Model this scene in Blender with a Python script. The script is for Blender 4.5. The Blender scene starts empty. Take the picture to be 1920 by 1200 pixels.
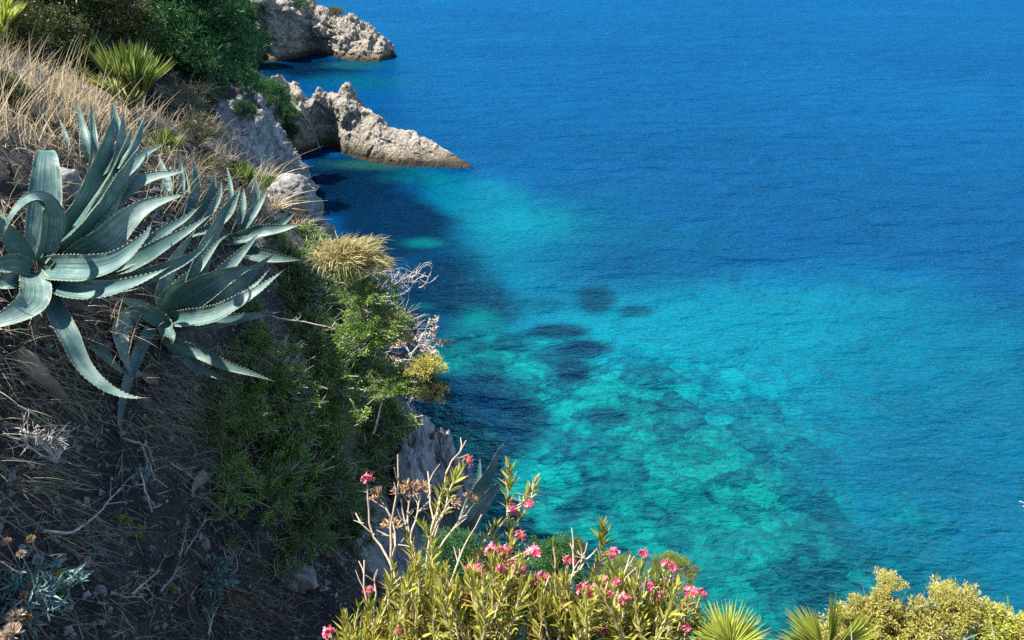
import bpy, math
import numpy as np
from mathutils import Vector, Matrix
from mathutils.bvhtree import BVHTree

# ------------------------------------------------------------------ camera, light, exposure
SC = bpy.context.scene
COL = SC.collection
PITCH, HFOV, CAMZ = 28.0, 68.0, 18.0
SUN_EL, SUN_AZ = 61.0, 276.0          # azimuth clockwise from +Y (the view direction)
cam_d = bpy.data.cameras.new('camera')
cam = bpy.data.objects.new('camera', cam_d)
COL.objects.link(cam)
cam.location = (0, 0, CAMZ)
cam.rotation_euler = (math.radians(90 - PITCH), 0, 0)
cam_d.sensor_fit = 'HORIZONTAL'
cam_d.angle = math.radians(HFOV)
cam_d.clip_start = 0.05
cam_d.clip_end = 12000
SC.camera = cam

world = bpy.data.worlds.new('World')
SC.world = world
world.use_nodes = True
wn = world.node_tree
wn.nodes.clear()
sky = wn.nodes.new('ShaderNodeTexSky')
sky.sky_type = 'NISHITA'
sky.sun_disc = False
sky.sun_elevation = math.radians(SUN_EL)
sky.sun_rotation = math.radians(SUN_AZ)
sky.air_density = 1.0
sky.dust_density = 0.1
sky.ozone_density = 1.4
bgn = wn.nodes.new('ShaderNodeBackground')
bgn.inputs['Strength'].default_value = 0.092
wout = wn.nodes.new('ShaderNodeOutputWorld')
wn.links.new(sky.outputs[0], bgn.inputs[0])
wn.links.new(bgn.outputs[0], wout.inputs[0])

az, el = math.radians(SUN_AZ), math.radians(SUN_EL)
SUNV = Vector((math.sin(az) * math.cos(el), math.cos(az) * math.cos(el), math.sin(el)))
sd = bpy.data.lights.new('sun', 'SUN')
sd.energy = 5.0
sd.angle = math.radians(0.5)
sd.color = (1.0, 0.95, 0.86)
sun = bpy.data.objects.new('sun', sd)
COL.objects.link(sun)
sun.rotation_euler = SUNV.to_track_quat('Z', 'Y').to_euler()
sun.location = (-40, 20, 70)
SC.view_settings.view_transform = 'Standard'
SC.view_settings.look = 'None'
SC.view_settings.exposure = 1.32
SC.view_settings.gamma = 1.0
SC.view_settings.use_curve_mapping = False
SC.cycles.use_denoising = False     # keeps the fine ripples and leaves crisp
SC.cycles.sample_clamp_indirect = 0.8
SC.cycles.sample_clamp_direct = 0.5
SC.cycles.use_adaptive_sampling = False
SC.cycles.max_bounces = 6
SC.cycles.diffuse_bounces = 3
SC.cycles.transparent_max_bounces = 8

# ------------------------------------------------------------------ small maths
FPX = 960 / math.tan(math.radians(HFOV / 2))
CP, SP = math.cos(math.radians(PITCH)), math.sin(math.radians(PITCH))
CAM = np.array([0, 0, CAMZ])


def ray(u, v):
    a, b = (u - 960) / FPX, (600 - v) / FPX
    return np.array([a, CP + b * SP, -SP + b * CP])


def pix(u, v, d):
    return CAM + ray(u, v) * d


def pix_y(u, v, y):
    r = ray(u, v)
    return CAM + r * (y / r[1])


def pix_z(u, v, z=0.0):
    r = ray(u, v)
    return CAM + r * ((z - CAMZ) / r[2])


def nrm(a):
    a = np.asarray(a, float)
    return a / np.maximum(np.linalg.norm(a, axis=-1, keepdims=True), 1e-9)


def sstep(a, b, x):
    t = np.clip((x - a) / (b - a), 0, 1)
    return t * t * (3 - 2 * t)


def hsh(ix, iy, iz, s):
    h = (ix.astype(np.uint32) * np.uint32(374761393) + iy.astype(np.uint32) * np.uint32(668265263)
         + iz.astype(np.uint32) * np.uint32(2147483647) + np.uint32(s * 974711 % 4294967296))
    h = (h ^ (h >> np.uint32(13))) * np.uint32(1274126177)
    h = (h ^ (h >> np.uint32(16))) * np.uint32(2246822519)
    return ((h ^ (h >> np.uint32(15))) & np.uint32(0xFFFFFF)).astype(np.float64) / 16777215.0


def vnoise(P, s=0):
    P = np.asarray(P, float)
    I = np.floor(P).astype(np.int64)
    f = P - I
    f = f * f * f * (f * (f * 6 - 15) + 10)
    ix, iy, iz = I[..., 0], I[..., 1], I[..., 2]
    r = 0
    for a in (0, 1):
        wa = f[..., 0] if a else 1 - f[..., 0]
        for b in (0, 1):
            wb = f[..., 1] if b else 1 - f[..., 1]
            for c in (0, 1):
                wc = f[..., 2] if c else 1 - f[..., 2]
                r = r + wa * wb * wc * hsh(ix + a, iy + b, iz + c, s)
    return r * 2 - 1


def fbm(P, o=4, s=0, g=0.5):
    P = np.asarray(P, float)
    r, a, t = 0, 1.0, 0
    for k in range(o):
        r = r + a * vnoise(P * (2.03 ** k) + k * 17.3, s + k)
        t += a
        a *= g
    return r / t


def worley(P, s=0):
    P = np.asarray(P, float)
    I = np.floor(P).astype(np.int64)
    f = P - I
    f1 = np.full(P.shape[:-1], 9.0)
    f2 = np.full(P.shape[:-1], 9.0)
    for a in (-1, 0, 1):
        for b in (-1, 0, 1):
            for c in (-1, 0, 1):
                j = (I[..., 0] + a, I[..., 1] + b, I[..., 2] + c)
                d = ((a + hsh(*j, s) - f[..., 0]) ** 2 + (b + hsh(*j, s + 1) - f[..., 1]) ** 2
                     + (c + hsh(*j, s + 2) - f[..., 2]) ** 2)
                d = np.sqrt(d)
                f2 = np.minimum(f2, np.maximum(f1, d))
                f1 = np.minimum(f1, d)
    return f1, f2


def facets(P, s, seed=0):
    """broken angular relief: every cell of a jittered lattice is a plane with its own tilt and step"""
    P = np.asarray(P, float)
    I = np.floor(P).astype(np.int64)
    f = P - I
    best = np.full(P.shape[:-1], 9.0)
    h = np.zeros(P.shape[:-1])
    for a in (-1, 0, 1):
        for b in (-1, 0, 1):
            for c in (-1, 0, 1):
                j = (I[..., 0] + a, I[..., 1] + b, I[..., 2] + c)
                dx = f[..., 0] - a - hsh(*j, seed)
                dy = f[..., 1] - b - hsh(*j, seed + 1)
                dz = f[..., 2] - c - hsh(*j, seed + 2)
                d = dx * dx + dy * dy + dz * dz
                hh = ((hsh(*j, seed + 3) - .5) * dx + (hsh(*j, seed + 4) - .5) * dy + (hsh(*j, seed + 5) - .5) * dz) * 2.2 + (hsh(*j, seed + 6) - .5) * .9
                m = d < best
                best = np.where(m, d, best)
                h = np.where(m, hh, h)
    return h


def rocky(P, s, zs=1.0, seed=0):
    q = P / s * np.array([1, 1, zs])
    q = q + 0.22 * np.stack([fbm(q * 1.1, 3, seed + 40 + i) for i in range(3)], -1)
    ridge = 1 - np.abs(fbm(q * .9, 3, seed + 3)) * 2
    return (0.75 * facets(q, 1, seed) + 0.34 * facets(q * 2.4 + 5, 1, seed + 7) + 0.16 * facets(q * 5.5 + 9, 1, seed + 21)
            + 0.35 * ridge + 0.8 * fbm(q * 0.5, 3, seed + 9) - 0.3)


def herm(xs, Y, q):
    """cubic through (xs, Y) with finite-difference tangents"""
    xs = np.asarray(xs, float)
    Y = np.asarray(Y, float)
    dl = np.diff(Y, axis=0) / np.diff(xs).reshape((-1,) + (1,) * (Y.ndim - 1))
    m = np.concatenate([dl[:1], 0.5 * (dl[1:] + dl[:-1]), dl[-1:]], 0)
    q = np.asarray(q, float)
    k = np.clip(np.searchsorted(xs, q) - 1, 0, len(xs) - 2)
    h = xs[k + 1] - xs[k]
    t = (q - xs[k]) / h
    sh = (-1,) + (1,) * (Y.ndim - 1)
    h, t = h.reshape(sh), t.reshape(sh)
    t2, t3 = t * t, t * t * t
    return ((2 * t3 - 3 * t2 + 1) * Y[k] + (t3 - 2 * t2 + t) * h * m[k]
            + (-2 * t3 + 3 * t2) * Y[k + 1] + (t3 - t2) * h * m[k + 1])


def spline(pts, n):
    pts = np.asarray(pts, float)
    s = np.concatenate([[0], np.cumsum(np.linalg.norm(np.diff(pts, axis=0), axis=1) + 1e-6)])
    return herm(s / s[-1], pts, np.linspace(0, 1, n))


# ------------------------------------------------------------------ mesh building
class MB:
    def __init__(self):
        self.V, self.F, self.n = [], [], 0

    def add(self, V, F, m=0):
        V = np.asarray(V, float).reshape(-1, 3)
        F = np.asarray(F, np.int64)
        self.V.append(V)
        self.F.append((F + self.n, m))
        self.n += len(V)

    def tube(self, P, R, sides=5, m=0):
        P = np.asarray(P, float)
        k = len(P)
        R = np.broadcast_to(np.asarray(R, float), (k,))
        T = nrm(np.gradient(P, axis=0))
        ref = np.array([0.13, 0.31, 0.94])
        A = nrm(np.cross(T, ref))
        B = np.cross(T, A)
        a = np.arange(sides) * 2 * math.pi / sides
        V = P[:, None] + R[:, None, None] * (np.cos(a)[None, :, None] * A[:, None] + np.sin(a)[None, :, None] * B[:, None])
        i = np.arange(k - 1)[:, None] * sides
        j = np.arange(sides)[None]
        j2 = (j + 1) % sides
        F = np.stack([i + j, i + j2, i + sides + j2, i + sides + j], -1).reshape(-1, 4)
        self.add(V, F, m)
        self.add(V[-1], np.arange(sides)[None] if sides in (3, 4) else np.array([[0, q, q + 1] for q in range(1, sides - 1)]), m)

    def leaves(self, P, D, N, L, W, fold=0.25, m=0):
        """n folded four-cornered leaves"""
        P = np.asarray(P, float)
        n = len(P)
        D = nrm(D)
        S = nrm(np.cross(D, N))
        N = np.cross(S, D)
        L = np.broadcast_to(L, (n,))[:, None]
        W = np.broadcast_to(W, (n,))[:, None]
        mid = P + D * L * 0.45
        V = np.stack([P, mid + S * W * 0.5 + N * W * fold, P + D * L - N * L * 0.08, mid - S * W * 0.5 + N * W * fold], 1)
        b = np.arange(n)[:, None] * 4
        F = np.concatenate([b + [0, 1, 2], b + [0, 2, 3]], 0)
        self.add(V, F, m)

    def blades(self, P, D, L, W, bend, seg=3, m=0):
        """n curved grass blades; bend = world vector added towards the tip"""
        P = np.asarray(P, float)
        n = len(P)
        D = nrm(D)
        L = np.broadcast_to(L, (n,))[:, None]
        W = np.broadcast_to(W, (n,))[:, None]
        rs = np.random.default_rng(n)
        S = nrm(np.cross(D, rs.normal(size=(n, 3))))
        rows = []
        for k in range(seg + 1):
            t = k / seg
            c = P + D * L * t + bend * L * t * t
            w = W * (1 - t ** 1.5) * 0.5 + W * 0.06
            rows += [c - S * w, c + S * w]
        V = np.stack(rows, 1)
        b = np.arange(n)[:, None] * (2 * (seg + 1))
        F = np.concatenate([b + [2 * k, 2 * k + 1, 2 * k + 3, 2 * k + 2] for k in range(seg)], 0)
        self.add(V, F, m)

    def mesh(self, name, mats, smooth=False, attrs=None, uv=None, col=None):
        me = bpy.data.meshes.new(name)
        V = np.concatenate(self.V)
        tot = np.concatenate([np.full(len(f), f.shape[1]) for f, _ in self.F])
        mi = np.concatenate([np.full(len(f), m) for f, m in self.F])
        loops = np.concatenate([f.ravel() for f, _ in self.F])
        me.vertices.add(len(V))
        me.vertices.foreach_set('co', V.astype(np.float32).ravel())
        me.loops.add(len(loops))
        me.loops.foreach_set('vertex_index', loops.astype(np.int32))
        me.polygons.add(len(tot))
        me.polygons.foreach_set('loop_start', np.concatenate([[0], np.cumsum(tot)[:-1]]).astype(np.int32))
        me.polygons.foreach_set('material_index', mi.astype(np.int32))
        me.polygons.foreach_set('use_smooth', np.full(len(tot), smooth))
        for k, a in (attrs or {}).items():
            at = me.attributes.new(k, 'FLOAT', 'POINT')
            at.data.foreach_set('value', np.asarray(a, np.float32).ravel())
        if col is not None:
            at = me.attributes.new('bottom', 'FLOAT_COLOR', 'POINT')
            c4 = np.concatenate([col, np.ones((len(col), 1))], 1)
            at.data.foreach_set('color', c4.astype(np.float32).ravel())
        if uv is not None:
            l = me.uv_layers.new(name='UVMap')
            l.data.foreach_set('uv', np.asarray(uv, np.float32)[loops].ravel())
        for m in (mats if isinstance(mats, (list, tuple)) else [mats]):
            me.materials.append(m)
        me.update(calc_edges=True)
        me.validate()
        return me


def link(name, me, parent=None, loc=None, rot=None, scale=None, **props):
    o = bpy.data.objects.new(name, me)
    COL.objects.link(o)
    if parent is not None:
        o.parent = parent
    if loc is not None:
        o.location = loc
    if rot is not None:
        o.rotation_euler = rot
    if scale is not None:
        o.scale = (scale,) * 3 if np.isscalar(scale) else scale
    for k, v in props.items():
        if v is not None:
            o[k] = v
    return o


def thing(name, label, cat, loc=(0, 0, 0), group=None, rot=None, scale=None):
    return link(name, None, None, loc, rot, scale, label=label, category=cat, group=group)


def grid_mesh(P):
    a, b = P.shape[:2]
    i = np.arange(a - 1)[:, None] * b
    j = np.arange(b - 1)[None]
    return np.stack([i + j, i + j + 1, i + b + j + 1, i + b + j], -1).reshape(-1, 4)


def gnormal(P):
    return nrm(np.cross(np.gradient(P, axis=1), np.gradient(P, axis=0)))


# ------------------------------------------------------------------ materials
def new_mat(name):
    m = bpy.data.materials.new(name)
    m.use_nodes = True
    t = m.node_tree
    t.nodes.clear()
    return m, t, t.links.new


def nd(t, kind, **kw):
    n = t.nodes.new('ShaderNode' + kind)
    for k, v in kw.items():
        if k.startswith('i_'):
            n.inputs[k[2:].replace('_', ' ')].default_value = v
        else:
            setattr(n, k, v)
    return n


def ramp(t, stops):
    n = t.nodes.new('ShaderNodeValToRGB')
    e = n.color_ramp.elements
    while len(e) > 1:
        e.remove(e[-1])
    for k, (p, c) in enumerate(stops):
        x = e[0] if k == 0 else e.new(p)
        x.position = p
        x.color = (*c, 1) if len(c) == 3 else c
    return n


def mixc(t, a, b, f, mode='MIX'):
    n = t.nodes.new('ShaderNodeMix')
    n.data_type = 'RGBA'
    n.blend_type = mode
    for sock, v in ((n.inputs[0], f), (n.inputs[6], a), (n.inputs[7], b)):
        if hasattr(v, 'is_linked'):
            t.links.new(v, sock)
        else:
            sock.default_value = (*v, 1) if isinstance(v, tuple) and len(v) == 3 else v
    return n.outputs[2]


def mth(t, op, a, b=0.5, clamp=False):
    n = t.nodes.new('ShaderNodeMath')
    n.operation = op
    n.use_clamp = clamp
    for s, v in zip(n.inputs, (a, b)):
        if hasattr(v, 'is_linked'):
            t.links.new(v, s)
        else:
            s.default_value = v
    return n.outputs[0]


def noise_n(t, scale, detail=4, rough=0.55, vec=None, dist=0.0):
    n = nd(t, 'TexNoise', i_Scale=scale, i_Detail=detail, i_Roughness=rough, i_Distortion=dist)
    if vec is not None:
        t.links.new(vec, n.inputs['Vector'])
    return n.outputs['Fac']


def foliage(name, cols, transl=0.3, rough=0.5, spec=0.35, clump=None, vary=0.4):
    m, t, L = new_mat(name)
    geo = nd(t, 'NewGeometry')
    oi = nd(t, 'ObjectInfo')
    k = len(cols)
    rp = ramp(t, [(i / max(1, k - 1), c) for i, c in enumerate(cols)])
    f = geo.outputs['Random Per Island']
    if clump:
        tc = nd(t, 'TexCoord')
        nz = noise_n(t, clump, 2, 0.5, tc.outputs['Object'])
        f = mth(t, 'ADD', mth(t, 'MULTIPLY', f, 0.55), mth(t, 'MULTIPLY', mth(t, 'SUBTRACT', nz, 0.28), 1.0), True)
    L(f, rp.inputs[0])
    hv = nd(t, 'HueSaturation')
    L(rp.outputs[0], hv.inputs['Color'])
    L(mth(t, 'ADD', mth(t, 'MULTIPLY', oi.outputs['Random'], vary), 1.0 - vary / 2), hv.inputs['Value'])
    b = nd(t, 'BsdfPrincipled', i_Roughness=rough)
    b.inputs['Specular IOR Level'].default_value = spec
    L(hv.outputs[0], b.inputs['Base Color'])
    tr = nd(t, 'BsdfTranslucent')
    L(hv.outputs[0], tr.inputs['Color'])
    mx = nd(t, 'MixShader', i_Fac=transl)
    L(b.outputs[0], mx.inputs[1])
    L(tr.outputs[0], mx.inputs[2])
    o = nd(t, 'OutputMaterial')
    L(mx.outputs[0], o.inputs[0])
    return m


def bark(name, c1, c2, scale=18.0, rough=0.85):
    m, t, L = new_mat(name)
    tc = nd(t, 'TexCoord')
    nz = noise_n(t, scale, 5, 0.6, tc.outputs['Object'])
    rp = ramp(t, [(0.3, c1), (0.7, c2)])
    L(nz, rp.inputs[0])
    b = nd(t, 'BsdfPrincipled', i_Roughness=rough)
    b.inputs['Specular IOR Level'].default_value = 0.2
    L(rp.outputs[0], b.inputs['Base Color'])
    bp = nd(t, 'Bump', i_Strength=0.4, i_Distance=0.01)
    L(nz, bp.inputs['Height'])
    L(bp.outputs[0], b.inputs['Normal'])
    o = nd(t, 'OutputMaterial')
    L(b.outputs[0], o.inputs[0])
    return m


def rock_mat(name, tones, scale, soil=False, stretch=1.0, bump=0.6, bdist=0.15, wet=False):
    """limestone; with soil=True the vertex attribute 'rock' blends it with earth"""
    m, t, L = new_mat(name)
    geo = nd(t, 'NewGeometry')
    mp = nd(t, 'Mapping')
    mp.inputs['Scale'].default_value = (1, 1, stretch)
    L(geo.outputs['Position'], mp.inputs['Vector'])
    P = mp.outputs[0]
    n1 = noise_n(t, 0.7 * scale, 6, 0.62, P, 0.4)
    n2 = noise_n(t, 4.0 * scale, 8, 0.72, P)
    vo = nd(t, 'TexVoronoi', feature='DISTANCE_TO_EDGE', i_Scale=1.3 * scale)
    wv = nd(t, 'VectorMath', operation='ADD')
    nzv = nd(t, 'TexNoise', i_Scale=1.1 * scale, i_Detail=4.0)
    L(P, nzv.inputs['Vector'])
    sc = nd(t, 'VectorMath', operation='SCALE')
    sc.inputs['Scale'].default_value = 0.9 / scale
    L(nzv.outputs['Color'], sc.inputs[0])
    L(P, wv.inputs[0])
    L(sc.outputs[0], wv.inputs[1])
    L(wv.outputs[0], vo.inputs['Vector'])
    rp = ramp(t, [(0.25, tones[0]), (0.45, tones[1]), (0.62, tones[2]), (0.8, tones[1])])
    L(mth(t, 'ADD', mth(t, 'MULTIPLY', n1, 0.6), mth(t, 'MULTIPLY', n2, 0.4)), rp.inputs[0])
    crack = mth(t, 'SMOOTH_MIN', mth(t, 'MULTIPLY', vo.outputs['Distance'], 7.0), 1.0)
    crack = mth(t, 'MINIMUM', mth(t, 'ADD', crack, mth(t, 'MULTIPLY', n1, 0.9)), 1.0)
    rdg = mth(t, 'ABSOLUTE', mth(t, 'SUBTRACT', noise_n(t, 1.6 * scale, 7, 0.6, P, 1.2), 0.5))
    rdg = mth(t, 'SUBTRACT', 1.0, mth(t, 'MULTIPLY', rdg, 16.0), True)
    lich = mth(t, 'GREATER_THAN', noise_n(t, 9 * scale, 3, 0.5, P), 0.63)
    c = mixc(t, rp.outputs[0], (tones[0][0] * 0.45, tones[0][1] * 0.45, tones[0][2] * 0.45),
             mth(t, 'MULTIPLY', mth(t, 'MULTIPLY', mth(t, 'SUBTRACT', 1.0, crack), n2), 0.9))
    c = mixc(t, c, (0.14, 0.13, 0.12), mth(t, 'MULTIPLY', lich, 0.5))
    c = mixc(t, c, (tones[0][0] * 0.5, tones[0][1] * 0.5, tones[0][2] * 0.5), mth(t, 'MULTIPLY', rdg, 0.35))
    sep = nd(t, 'SeparateXYZ')
    L(geo.outputs['Position'], sep.inputs[0])
    if wet:   # tide band: dark algae and an ochre line above the water
        z = mth(t, 'ADD', sep.outputs[2], mth(t, 'MULTIPLY', mth(t, 'SUBTRACT', n2, 0.5), 0.9))
        dark = nd(t, 'MapRange', i_From_Min=0.95, i_From_Max=0.35)
        L(z, dark.inputs[0])
        ochre = nd(t, 'MapRange', i_From_Min=1.7, i_From_Max=0.6)
        L(z, ochre.inputs[0])
        c = mixc(t, c, (0.26, 0.19, 0.10), mth(t, 'MULTIPLY', ochre.outputs[0], 0.6))
        c = mixc(t, c, (0.035, 0.03, 0.022), mth(t, 'MULTIPLY', dark.outputs[0], 0.9))
    h = mth(t, 'ADD', mth(t, 'ADD', mth(t, 'MULTIPLY', n1, 0.7), mth(t, 'MULTIPLY', n2, 0.35)), mth(t, 'SUBTRACT', mth(t, 'MULTIPLY', crack, 0.2), mth(t, 'MULTIPLY', rdg, 0.15)))
    if soil:
        at = nd(t, 'Attribute', attribute_name='rock')
        s1 = noise_n(t, 2.2, 6, 0.65, geo.outputs['Position'])
        s2 = noise_n(t, 38, 4, 0.7, geo.outputs['Position'])
        vs = nd(t, 'TexVoronoi', i_Scale=42.0, i_Randomness=1.0)
        L(geo.outputs['Position'], vs.inputs['Vector'])
        rs = ramp(t, [(0.28, (0.020, 0.020, 0.022)), (0.5, (0.055, 0.053, 0.054)), (0.72, (0.135, 0.125, 0.115))])
        L(mth(t, 'ADD', mth(t, 'MULTIPLY', s1, 0.55), mth(t, 'MULTIPLY', s2, 0.45)), rs.inputs[0])
        speck = mth(t, 'LESS_THAN', vs.outputs['Distance'], 0.20)
        pick = nd(t, 'SeparateColor')
        L(vs.outputs['Color'], pick.inputs[0])
        speck = mth(t, 'MULTIPLY', speck, mth(t, 'GREATER_THAN', pick.outputs[0], 0.72))
        cs = mixc(t, rs.outputs[0], (0.30, 0.28, 0.25), speck)
        fr = nd(t, 'MapRange', i_From_Min=0.40, i_From_Max=0.60)
        L(mth(t, 'ADD', at.outputs['Fac'], mth(t, 'MULTIPLY', mth(t, 'SUBTRACT', n2, 0.5), 0.5)), fr.inputs[0])
        c = mixc(t, cs, c, fr.outputs[0])
        h2 = mth(t, 'ADD', mth(t, 'MULTIPLY', s2, 0.22), mth(t, 'MULTIPLY', speck, 0.06))
        hm = nd(t, 'Mix', data_type='FLOAT')
        L(fr.outputs[0], hm.inputs[0])
        L(h2, hm.inputs[2])
        L(h, hm.inputs[3])
        h = hm.outputs[0]
    b = nd(t, 'BsdfPrincipled', i_Roughness=0.9)
    b.inputs['Specular IOR Level'].default_value = 0.2
    L(c, b.inputs['Base Color'])
    bp = nd(t, 'Bump', i_Strength=bump, i_Distance=bdist)
    L(h, bp.inputs['Height'])
    L(bp.outputs[0], b.inputs['Normal'])
    o = nd(t, 'OutputMaterial')
    L(b.outputs[0], o.inputs[0])
    return m


LIME = ((0.17, 0.15, 0.125), (0.36, 0.32, 0.265), (0.50, 0.45, 0.375))
GREY = ((0.11, 0.11, 0.11), (0.27, 0.265, 0.26), (0.43, 0.42, 0.41))
M_HILL = rock_mat('earth_and_rock', GREY, 1.0, soil=True, stretch=0.45, bump=0.9, bdist=0.22, wet=True)
M_LIME = rock_mat('pale_limestone', LIME, 1.0, bump=0.9, bdist=0.35, wet=True)
M_HEAD = rock_mat('headland_limestone', LIME, 0.6, bump=1.0, bdist=0.5, wet=True)
M_STONE = rock_mat('grey_stone', GREY, 6.0, bump=0.8, bdist=0.03)
M_CRAG = rock_mat('crag_rock', GREY, 2.2, stretch=0.5, bump=0.9, bdist=0.08)

M_SCRUB = foliage('scrub_leaves', [(0.028, 0.055, 0.016), (0.085, 0.175, 0.028), (0.18, 0.30, 0.045), (0.48, 0.45, 0.16)], 0.25, clump=1.5, vary=0.8)
M_OLIVE = foliage('olive_leaves', [(0.018, 0.030, 0.008), (0.05, 0.075, 0.016), (0.13, 0.15, 0.04), (0.32, 0.30, 0.12)], 0.25, clump=2.5)
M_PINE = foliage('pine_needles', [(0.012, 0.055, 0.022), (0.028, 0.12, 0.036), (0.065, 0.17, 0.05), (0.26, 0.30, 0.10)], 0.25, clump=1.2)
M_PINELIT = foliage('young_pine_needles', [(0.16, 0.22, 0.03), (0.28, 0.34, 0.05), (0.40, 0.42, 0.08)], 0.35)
M_SAGE = foliage('sage_leaves', [(0.10, 0.10, 0.05), (0.22, 0.21, 0.10), (0.36, 0.34, 0.18)], 0.25, clump=3.0)
M_TUSS = foliage('tussock_blades', [(0.20, 0.18, 0.07), (0.42, 0.39, 0.15), (0.60, 0.54, 0.26), (0.62, 0.45, 0.26)], 0.35)
M_DRY = foliage('dry_straw', [(0.30, 0.20, 0.10), (0.56, 0.42, 0.23), (0.74, 0.60, 0.37), (0.80, 0.70, 0.50)], 0.32)
M_DULL = foliage('dead_grass', [(0.09, 0.078, 0.06), (0.21, 0.18, 0.135), (0.38, 0.33, 0.25), (0.24, 0.26, 0.15)], 0.2)
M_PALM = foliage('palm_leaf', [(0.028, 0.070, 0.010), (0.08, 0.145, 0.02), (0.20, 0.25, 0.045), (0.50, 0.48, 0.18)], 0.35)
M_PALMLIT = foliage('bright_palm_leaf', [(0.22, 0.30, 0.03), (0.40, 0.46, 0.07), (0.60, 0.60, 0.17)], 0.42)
M_OLEA = foliage('oleander_leaf', [(0.11, 0.18, 0.012), (0.22, 0.29, 0.02), (0.38, 0.39, 0.05), (0.55, 0.48, 0.13), (0.40, 0.25, 0.10)], 0.42, rough=0.42)
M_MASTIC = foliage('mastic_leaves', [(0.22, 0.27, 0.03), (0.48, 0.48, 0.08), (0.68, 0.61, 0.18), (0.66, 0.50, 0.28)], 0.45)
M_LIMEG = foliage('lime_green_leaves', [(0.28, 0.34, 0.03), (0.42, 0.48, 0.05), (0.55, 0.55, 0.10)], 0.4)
M_PINK = foliage('oleander_petal', [(0.80, 0.09, 0.24), (0.86, 0.22, 0.36), (0.90, 0.45, 0.52)], 0.4, rough=0.6)
M_CORAL = foliage('oleander_bud', [(0.70, 0.08, 0.08), (0.75, 0.20, 0.14), (0.70, 0.30, 0.20)], 0.3)
M_DRIED = foliage('dried_flower', [(0.30, 0.18, 0.10), (0.46, 0.30, 0.17), (0.60, 0.43, 0.26)], 0.2)
M_SILVER = foliage('silver_leaves', [(0.10, 0.19, 0.18), (0.18, 0.30, 0.29), (0.28, 0.40, 0.38)], 0.2)
M_HERB = foliage('herb_leaves', [(0.10, 0.20, 0.02), (0.22, 0.36, 0.03), (0.34, 0.46, 0.05)], 0.35)
M_BARK = bark('grey_bark', (0.09, 0.075, 0.06), (0.24, 0.20, 0.16))
M_TWIG = bark('twig_wood', (0.20, 0.17, 0.14), (0.46, 0.40, 0.33))
M_BLEACH = bark('bleached_wood', (0.36, 0.31, 0.26), (0.66, 0.60, 0.53), 25)
M_STEM = bark('pale_oleander_stem', (0.34, 0.27, 0.18), (0.58, 0.48, 0.36), 25)
M_DARKWOOD = bark('dark_wood', (0.015, 0.014, 0.014), (0.05, 0.045, 0.045))
M_TRUNK = bark('pine_trunk', (0.02, 0.02, 0.022), (0.06, 0.055, 0.055), 6)
M_DEADLEAF = bark('withered_agave', (0.13, 0.10, 0.075), (0.33, 0.27, 0.21), 9)
M_LITTER = foliage('leaf_litter', [(0.10, 0.06, 0.04), (0.22, 0.14, 0.09), (0.34, 0.30, 0.25), (0.24, 0.10, 0.05)], 0.1)
M_YELLOW = foliage('yellow_flower', [(0.75, 0.45, 0.02), (0.85, 0.60, 0.04)], 0.3)
M_CREAM = foliage('dry_cream_flower', [(0.42, 0.30, 0.20), (0.66, 0.52, 0.38), (0.80, 0.68, 0.54)], 0.2)
M_CONC = bark('pale_concrete', (0.33, 0.30, 0.25), (0.48, 0.44, 0.37), 5)


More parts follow.
